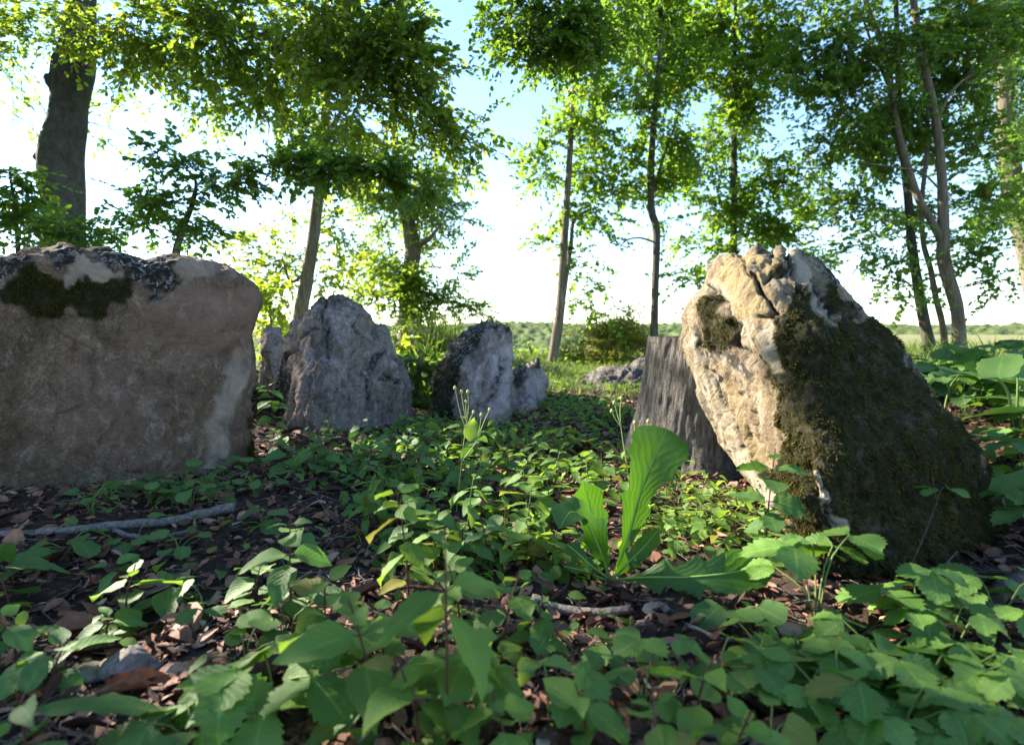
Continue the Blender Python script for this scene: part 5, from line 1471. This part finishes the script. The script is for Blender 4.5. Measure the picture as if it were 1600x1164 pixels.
# grass
def grass(name, label, n, bounds, h, seed, dens):
    g = np.random.default_rng(seed)
    x = g.uniform(bounds[0], bounds[1], n); y = g.uniform(bounds[2], bounds[3], n)
    k = g.random(n) < dens(x, y) * np.clip(0.9 + 0.8 * fbm(np.stack([x * 1.7, y * 1.7, 0 * x], -1), 2, seed), 0, 1)
    x, y = x[k], y[k]; n = len(x)
    b = np.stack([x, y, terrain(x, y) - 0.005], -1)
    a = g.uniform(0, 6.28, n); s = np.stack([np.cos(a), np.sin(a), 0 * a], -1)
    d = np.stack([-np.sin(a), np.cos(a), 0 * a], -1)
    H = (h * g.uniform(0.5, 1.4, n))[:, None]
    W = 0.0022 + 0.012 * H
    m = b + d * H * 0.18 + np.array([0, 0, 0.6]) * H
    t = b + d * H * g.uniform(0.3, 0.8, (n, 1)) + np.array([0, 0, 0.95]) * H
    v = np.stack([b - s * W, b + s * W, m + s * W * 0.7, m - s * W * 0.7, t], 1).reshape(-1, 3)
    i = np.arange(n)[:, None] * 5
    f = np.concatenate([i + np.array([0, 1, 2]), i + np.array([0, 2, 3]), i + np.array([3, 2, 4])])
    tag(obj(name, make_mesh(name, v, f, smooth=False), M['grass']), label, 'grass', kind='stuff')
M['grass'] = leaf_mat('grass_blade', (0.05, 0.095, 0.016), (0.11, 0.16, 0.034), (0.24, 0.36, 0.04), 0.32, rough=0.6, spec=0.2, odd=(0.22, 0.18, 0.08), oddp=0.9)
grass('grass', 'sunlit grass at the far end of the stone rows', 42000, (-1.0, 4.5, 3.2, 11), 0.075, 311, lambda x, y: sstep(3.2, 4.4, y + 0.25 * np.abs(x - 0.6)) * (x > -0.6 - 0.15 * (y - 4)))
grass('tall_grass', 'tall seeding grass along the edge of the pale field', 9000, (2.4, 9, 3.5, 11), 0.26, 312, lambda x, y: 0.8 + 0 * x)
grass('dry_grass', 'tuft of dry reddish grass between the bushes', 500, (-1.05, -0.55, 5.6, 6.2), 0.42, 313, lambda x, y: 1 + 0 * x)

# ------------------------------------------------------------------ leaf litter
M['litter'] = litter_mat('dead_leaves', [(0.0, (0.032, 0.012, 0.008)), (0.3, (0.085, 0.034, 0.020)), (0.55, (0.15, 0.066, 0.040)), (0.75, (0.23, 0.115, 0.072)), (0.9, (0.32, 0.195, 0.13)), (0.97, (0.28, 0.09, 0.03)), (1.0, (0.40, 0.30, 0.22))])
def curled(g, n=4, m=3):
    t = np.linspace(0, 1, n); u = np.linspace(-1, 1, m)
    T, U = np.meshgrid(t, u, indexing='ij')
    w = 0.33 * np.sin(np.pi * np.clip(T, 0.05, 0.97) ** 0.8) ** 0.8 * g.uniform(0.7, 1.3)
    c = g.uniform(0.3, 2.2)
    X = w * np.sin(U * c) / c * 1.2
    Z = w * (1 - np.cos(U * c)) / c + g.uniform(-0.2, 0.5) * (T - 0.5) ** 2 + g.normal(0, 0.035, T.shape)
    v = np.stack([X, T - 0.5, Z], -1).reshape(-1, 3)
    i = np.arange(n - 1)[:, None] * m; j = np.arange(m - 1)[None]
    return v, np.stack([i + j, i + j + 1, i + m + j + 1, i + m + j], -1).reshape(-1, 4)

def litter():
    g = np.random.default_rng(401)
    n = 29000
    x = g.uniform(-1.9, 2.0, n * 2); y = 0.40 + 3.6 * g.random(n * 2) ** 1.8
    k = np.abs(x) < 0.98 * y + 0.25
    x, y = x[k][:n], y[k][:n]; n = len(x)
    w = np.stack([x, y, terrain(x, y)], -1)
    V, Fq, off = [], [], 0
    for q in range(8):
        s = np.arange(q, n, 8)
        v, f = curled(g)
        az = g.uniform(0, 6.28, len(s))
        z_ = np.stack([g.normal(0, 0.42, len(s)), g.normal(0, 0.42, len(s)), np.where(g.random(len(s)) < 0.5, 1.0, -1.0)], -1)
        z_ /= np.linalg.norm(z_, axis=1)[:, None]
        y_ = np.stack([-np.sin(az), np.cos(az), 0 * az], -1)
        y_ -= (y_ * z_).sum(1)[:, None] * z_; y_ /= np.linalg.norm(y_, axis=1)[:, None]
        x_ = np.cross(y_, z_)
        S = 0.0175 * g.lognormal(0, 0.5, len(s))
        p = (v[None, :, :1] * x_[:, None] + v[None, :, 1:2] * y_[:, None] + v[None, :, 2:] * z_[:, None]) * S[:, None, None]
        p = p + w[s][:, None] + np.array([0, 0, 1.0]) * (g.uniform(0.0, 0.012, len(s)) + 0.002)[:, None, None]
        V.append(p.reshape(-1, 3)); Fq.append(((np.arange(len(s)) * len(v))[:, None, None] + f[None]).reshape(-1, 4) + off)
        off += len(s) * len(v)
    tag(obj('leaf_litter', make_mesh('leaf_litter', np.concatenate(V), np.concatenate(Fq)), M['litter']), 'brown dead leaves and leaf scraps covering the ground', 'leaf litter', kind='stuff')
    # thin dead stalks
    m = 2600
    x = g.uniform(-1.6, 1.7, m); y = 0.42 + 2.4 * g.random(m) ** 1.7
    a = g.uniform(0, 6.28, m); L = 0.055 * g.lognormal(0, 0.5, m)
    p0 = np.stack([x, y, terrain(x, y) + g.uniform(0.004, 0.016, m)], -1)
    d = np.stack([np.cos(a), np.sin(a), g.normal(0, 0.18, m)], -1)
    sd = np.stack([-np.sin(a), np.cos(a), 0 * a], -1)
    ts = np.array([0, 0.5, 1.0]); r = 0.0009
    c = p0[:, None] + d[:, None] * (ts[None] * L[:, None])[..., None] + sd[:, None] * (0.12 * L[:, None] * np.sin(ts * np.pi)[None])[..., None]
    a3 = np.array([0, 2.094, 4.189])
    v = c[:, :, None] + r * (np.cos(a3)[None, None, :, None] * sd[:, None, None] + np.sin(a3)[None, None, :, None] * np.array([0, 0, 1.0]))
    q = np.array([[aa * 3 + bb, aa * 3 + (bb + 1) % 3, aa * 3 + 3 + (bb + 1) % 3, aa * 3 + 3 + bb] for aa in range(2) for bb in range(3)])
    tag(obj('dead_stalks', make_mesh('dead_stalks', v.reshape(-1, 3), ((np.arange(m) * 9)[:, None, None] + q[None]).reshape(-1, 4)), M['stick']), 'thin dead stalks and needles strewn in the litter', 'twigs', kind='stuff')
litter()

# single dead leaves that stand out
M['brown_leaf'] = litter_mat('brown_leaf', [(0.0, (0.16, 0.065, 0.025)), (0.5, (0.22, 0.10, 0.045)), (1.0, (0.28, 0.16, 0.09))], 0.6)
def dead_leaf(px, py, size, az, label, seed, group=None, tilt=0.2):
    g = np.random.default_rng(seed)
    v, f = curled(g, 9, 7)
    p = G(px, py)
    o = obj('dead_leaf', make_mesh('dead_leaf', v * size, f), M['brown_leaf'], loc=p + np.array([0, 0, 0.010]))
    o.rotation_euler = (tilt * g.normal(), tilt * g.normal(), az)
    tag(o, label, 'leaf', group)
dead_leaf(215, 1085, 0.075, -1.3, 'long curled orange brown leaf below the pale rock', 1)
dead_leaf(475, 957, 0.055, -1.45, 'rolled brown leaf beside the dark leaved seedling', 2)
dead_leaf(542, 888, 0.040, -1.0, 'small orange dead leaf on the litter left of the red stemmed seedling', 3)
for k, q in enumerate(scatter([(40, 860), (560, 800), (600, 940), (900, 960), (1240, 980), (1240, 1140), (860, 1140), (120, 1140)], 34, 29, 46)):
    dead_leaf(*q, gp.uniform(0.024, 0.040), gp.uniform(0, 6.28), 'curled brown dead leaf lying loose on the litter', 50 + k, 'loose dead leaves', 0.35)

# ------------------------------------------------------------------ sticks and small stones
def stick(label, pts, r0, r1, mat='stick', seed=0, lift=0.012, name='fallen_branch', group=None):
    w = np.array([G(*q) for q in pts]) + np.array([0, 0, lift])
    b = w[0].copy()
    pw = smooth_path(w, 28)
    pw = pw + 0.003 * np.stack([vnoise(pw * 30, seed), vnoise(pw * 30, seed + 1), vnoise(pw * 30, seed + 2)], -1)
    v, f = tube(pw - b, np.linspace(r0, r1, 28), 10, 0.14, seed)
    tag(obj(name, make_mesh(name, v, f), M[mat], loc=b), label, 'branch', group)
stick('pale bleached fallen branch lying before the broad brown slab', [(-20, 846), (60, 842), (130, 836), (220, 828), (300, 818), (345, 806), (368, 802)], 0.006, 0.0125, seed=3, lift=0.014)
stick('short curved pale stick beneath the bleached fallen branch', [(180, 838), (225, 852), (270, 846), (302, 836)], 0.005, 0.0045, seed=4)
stick('dark thick root like branch at the right edge below the leaning stone', [(1500, 985), (1545, 962), (1590, 925), (1640, 880)], 0.010, 0.012, 'bark_dark', seed=5, lift=0.02)
stick('weathered grey brown branch lying below the dandelion', [(830, 950), (880, 962), (930, 968), (985, 966)], 0.008, 0.006, 'stick', seed=6)
stick('thin reddish twig crossing the litter behind the blurred seedlings', [(560, 938), (640, 930), (720, 938)], 0.0035, 0.0025, 'twig', seed=7)
stick('grey twig near the violets of the foreground litter', [(1070, 990), (1130, 1010), (1190, 1018)], 0.003, 0.002, 'stick', seed=8)
for k, q in enumerate(scatter([(20, 880), (560, 830), (620, 960), (900, 980), (1240, 1000), (1240, 1150), (60, 1150)], 16, 33, 60)):
    a = gp.uniform(0, 6.28); L = gp.uniform(25, 60)
    stick('thin loose twig lying on the litter', [q, q + 0.5 * L * np.array([math.cos(a), 0.4 * math.sin(a)]) + gp.normal(0, 3, 2), q + L * np.array([math.cos(a), 0.4 * math.sin(a)])], 0.0022, 0.0014, 'twig' if k % 2 else 'stick', 60 + k, 0.01, 'twig', 'loose twigs')

def rock(label, px, py, size, mat, seed, squash=(1, 0.8, 0.6), lift=0.3, name='small_rock'):
    n, m = 28, 40
    th = np.linspace(0.02, np.pi - 0.02, n); ph = np.linspace(0, 2 * np.pi, m, endpoint=False)
    T, Q = np.meshgrid(th, ph, indexing='ij')
    d = np.stack([np.sin(T) * np.cos(Q), np.sin(T) * np.sin(Q), np.cos(T)], -1).reshape(-1, 3)
    # flat broken faces
    g = np.random.default_rng(seed)
    r = np.ones(len(d))
    for _ in range(9):
        nn = g.normal(0, 1, 3); nn /= np.linalg.norm(nn)
        r = np.minimum(r, g.uniform(0.62, 0.95) / np.maximum(d @ nn, 0.2))
    r = r * (1 + 0.06 * fbm(d * 5, 3, seed))
    v = d * r[:, None] * size * np.asarray(squash)
    i = np.arange(n - 1)[:, None] * m; j = np.arange(m)[None]
    f = np.stack([i + j, i + m + j, i + m + (j + 1) % m, i + (j + 1) % m], -1).reshape(-1, 4)
    p = G(px, py)
    o = obj(name, make_mesh(name, v, f, attrs={k: np.zeros(len(v)) for k in ('moss', 'pale', 'warm', 'crust')}), M[mat], loc=p + np.array([0, 0, size * lift]))
    tag(o, label, 'rock')
M['pale_rock'] = stone_mat('rock_pale', (0.34, 0.31, 0.28), (0.17, 0.14, 0.12), (0.52, 0.49, 0.45), (0.26, 0.22, 0.18), 0.1)
rock('pale faced angular rock half sunk in the litter', 205, 1050, 0.036, 'pale_rock', 71)
rock('flat flaking pale stone lying beside the angular rock', 135, 1060, 0.026, 'pale_rock', 72, (1.2, 0.8, 0.35))
rock('pale chip of stone below the dandelion', 1030, 958, 0.020, 'pale_rock', 73, (1.2, 0.8, 0.5))
rock('small white pebble in the sun patch beside the leaning stone', 1158, 838, 0.011, 'pale_rock', 74)
rock('tiny grey pebble near the out of focus seedling', 112, 1090, 0.010, 'pale_rock', 75)
# ------------------------------------------------------------------ tell look-alikes apart by what they grow next to
bpy.context.view_layer.update()
LAND = [('broad brown slab', P(210, 765, 1.60)), ('far corner of the broad slab', P(405, 715, 1.88)), ('pointed grey stone', P(540, 690, 2.36)), ('dark crowned stone', P(755, 670, 2.5)), ('low grey stone', P(830, 650, 3.0)),
        ('sawn stump', np.array([STUMP[0], STUMP[1] - 0.2, 0])), ('pale side of the leaning stone', P(1205, 840, 1.2)), ('mossy face of the leaning stone', P(1390, 930, 0.9)), ('far side of the leaning stone', P(1580, 800, 1.25)),
        ('budded stalk by the stump', P(985, 800, 1.30)), ('middle of the clearing carpet', G(800, 760)), ('sunlit edge of the carpet', G(880, 850)), ('near edge of the clearing carpet', G(760, 880)), ('red twig', G(640, 932)), ('large dandelion', G(955, 912)), ('long flat dandelion leaf', G(1120, 915)), ('bleached fallen branch', G(200, 832)), ('pale angular rock', G(205, 1048)), ('pale chip of stone', G(1030, 958)), ('olive burdock', bb), ('bluish burdock', bb2),
        ('red stemmed seedling', G(640, 960)), ('tall blurred seedling', G(700, 1190)), ('dark leaved seedling', G(455, 980)), ('budded stalk in the clearing', G(714, 800)), ('climbing runner', G(1398, 948)), ('dark root like branch', G(1560, 955)),
        ('curled orange brown leaf', G(215, 1085)), ('grey twig', G(1130, 1010)), ('bright strawberry plant', G(1275, 985)), ('rolled brown leaf', G(475, 957)), ('mallow like plant', G(1150, 975))]
ORD = ['closest to', 'second from', 'third from', 'fourth from', 'fifth from', 'sixth from', 'seventh from', 'eighth from', 'ninth from', 'tenth from', 'eleventh from', 'twelfth from', 'thirteenth from', 'fourteenth from', 'fifteenth from', 'sixteenth from', 'seventeenth from', 'eighteenth from', 'nineteenth from', 'twentieth from', 'twenty first from', 'twenty second from']
NUM = ['no', 'one', 'two', 'three', 'four', 'five', 'six', 'seven', 'eight', 'nine', 'ten', 'eleven', 'twelve']
DESC = {'strawberries below the leaning stone': 'dark green strawberry plant', 'violets in the foreground litter': 'round leaved violet', 'strawberry seedlings in the foreground litter': 'small strawberry seedling',
        'seedlings in the foreground litter': 'small opposite leaved seedling', 'seedlings of the foreground thicket': 'mid green thicket seedling', 'round leaved plants before the slab': 'low round leaved plant',
        'seedlings before the slab': 'sparse low seedling', 'seedlings carpeting the clearing': 'leafy shrub seedling', 'plants in the sun patch': 'low sunlit toothed plant', 'plants along the foot of the slab': 'clover like plant',
        'weeds at the foot of the pointed stone': 'short weed', 'strawberries on the bank': 'bank strawberry plant', 'round leaved plants on the bank': 'round leaved bank plant', 'loose dead leaves': 'loose curled brown dead leaf', 'loose twigs': 'thin loose twig'}
def relabel():
    kids = {}
    for o in bpy.data.objects:
        if o.parent is not None and o.name.split('.')[0] == 'leaf':
            kids[o.parent.name] = kids.get(o.parent.name, 0) + 1
    for grp, desc in DESC.items():
        mem = [o for o in bpy.data.objects if o.get('group') == grp]
        near = {}
        for o in mem:
            q = np.array(o.location)
            d = [np.hypot(*(q - l[1])[:2]) for l in LAND]
            k = int(np.argmin(d))
            near.setdefault(k, []).append((d[k], o))
        for k, lst in near.items():
            lst.sort(key=lambda z: z[0])
            for i, (_, o) in enumerate(lst):
                n = kids.get(o.name, 0)
                if 'strawberr' in grp: n //= 3
                cnt = (' with %s leaves' % NUM[n]) if 2 <= n <= 12 else ''
                o['label'] = '%s%s, %s the %s' % (desc, cnt, ORD[min(i, len(ORD) - 1)], LAND[k][0])
relabel()
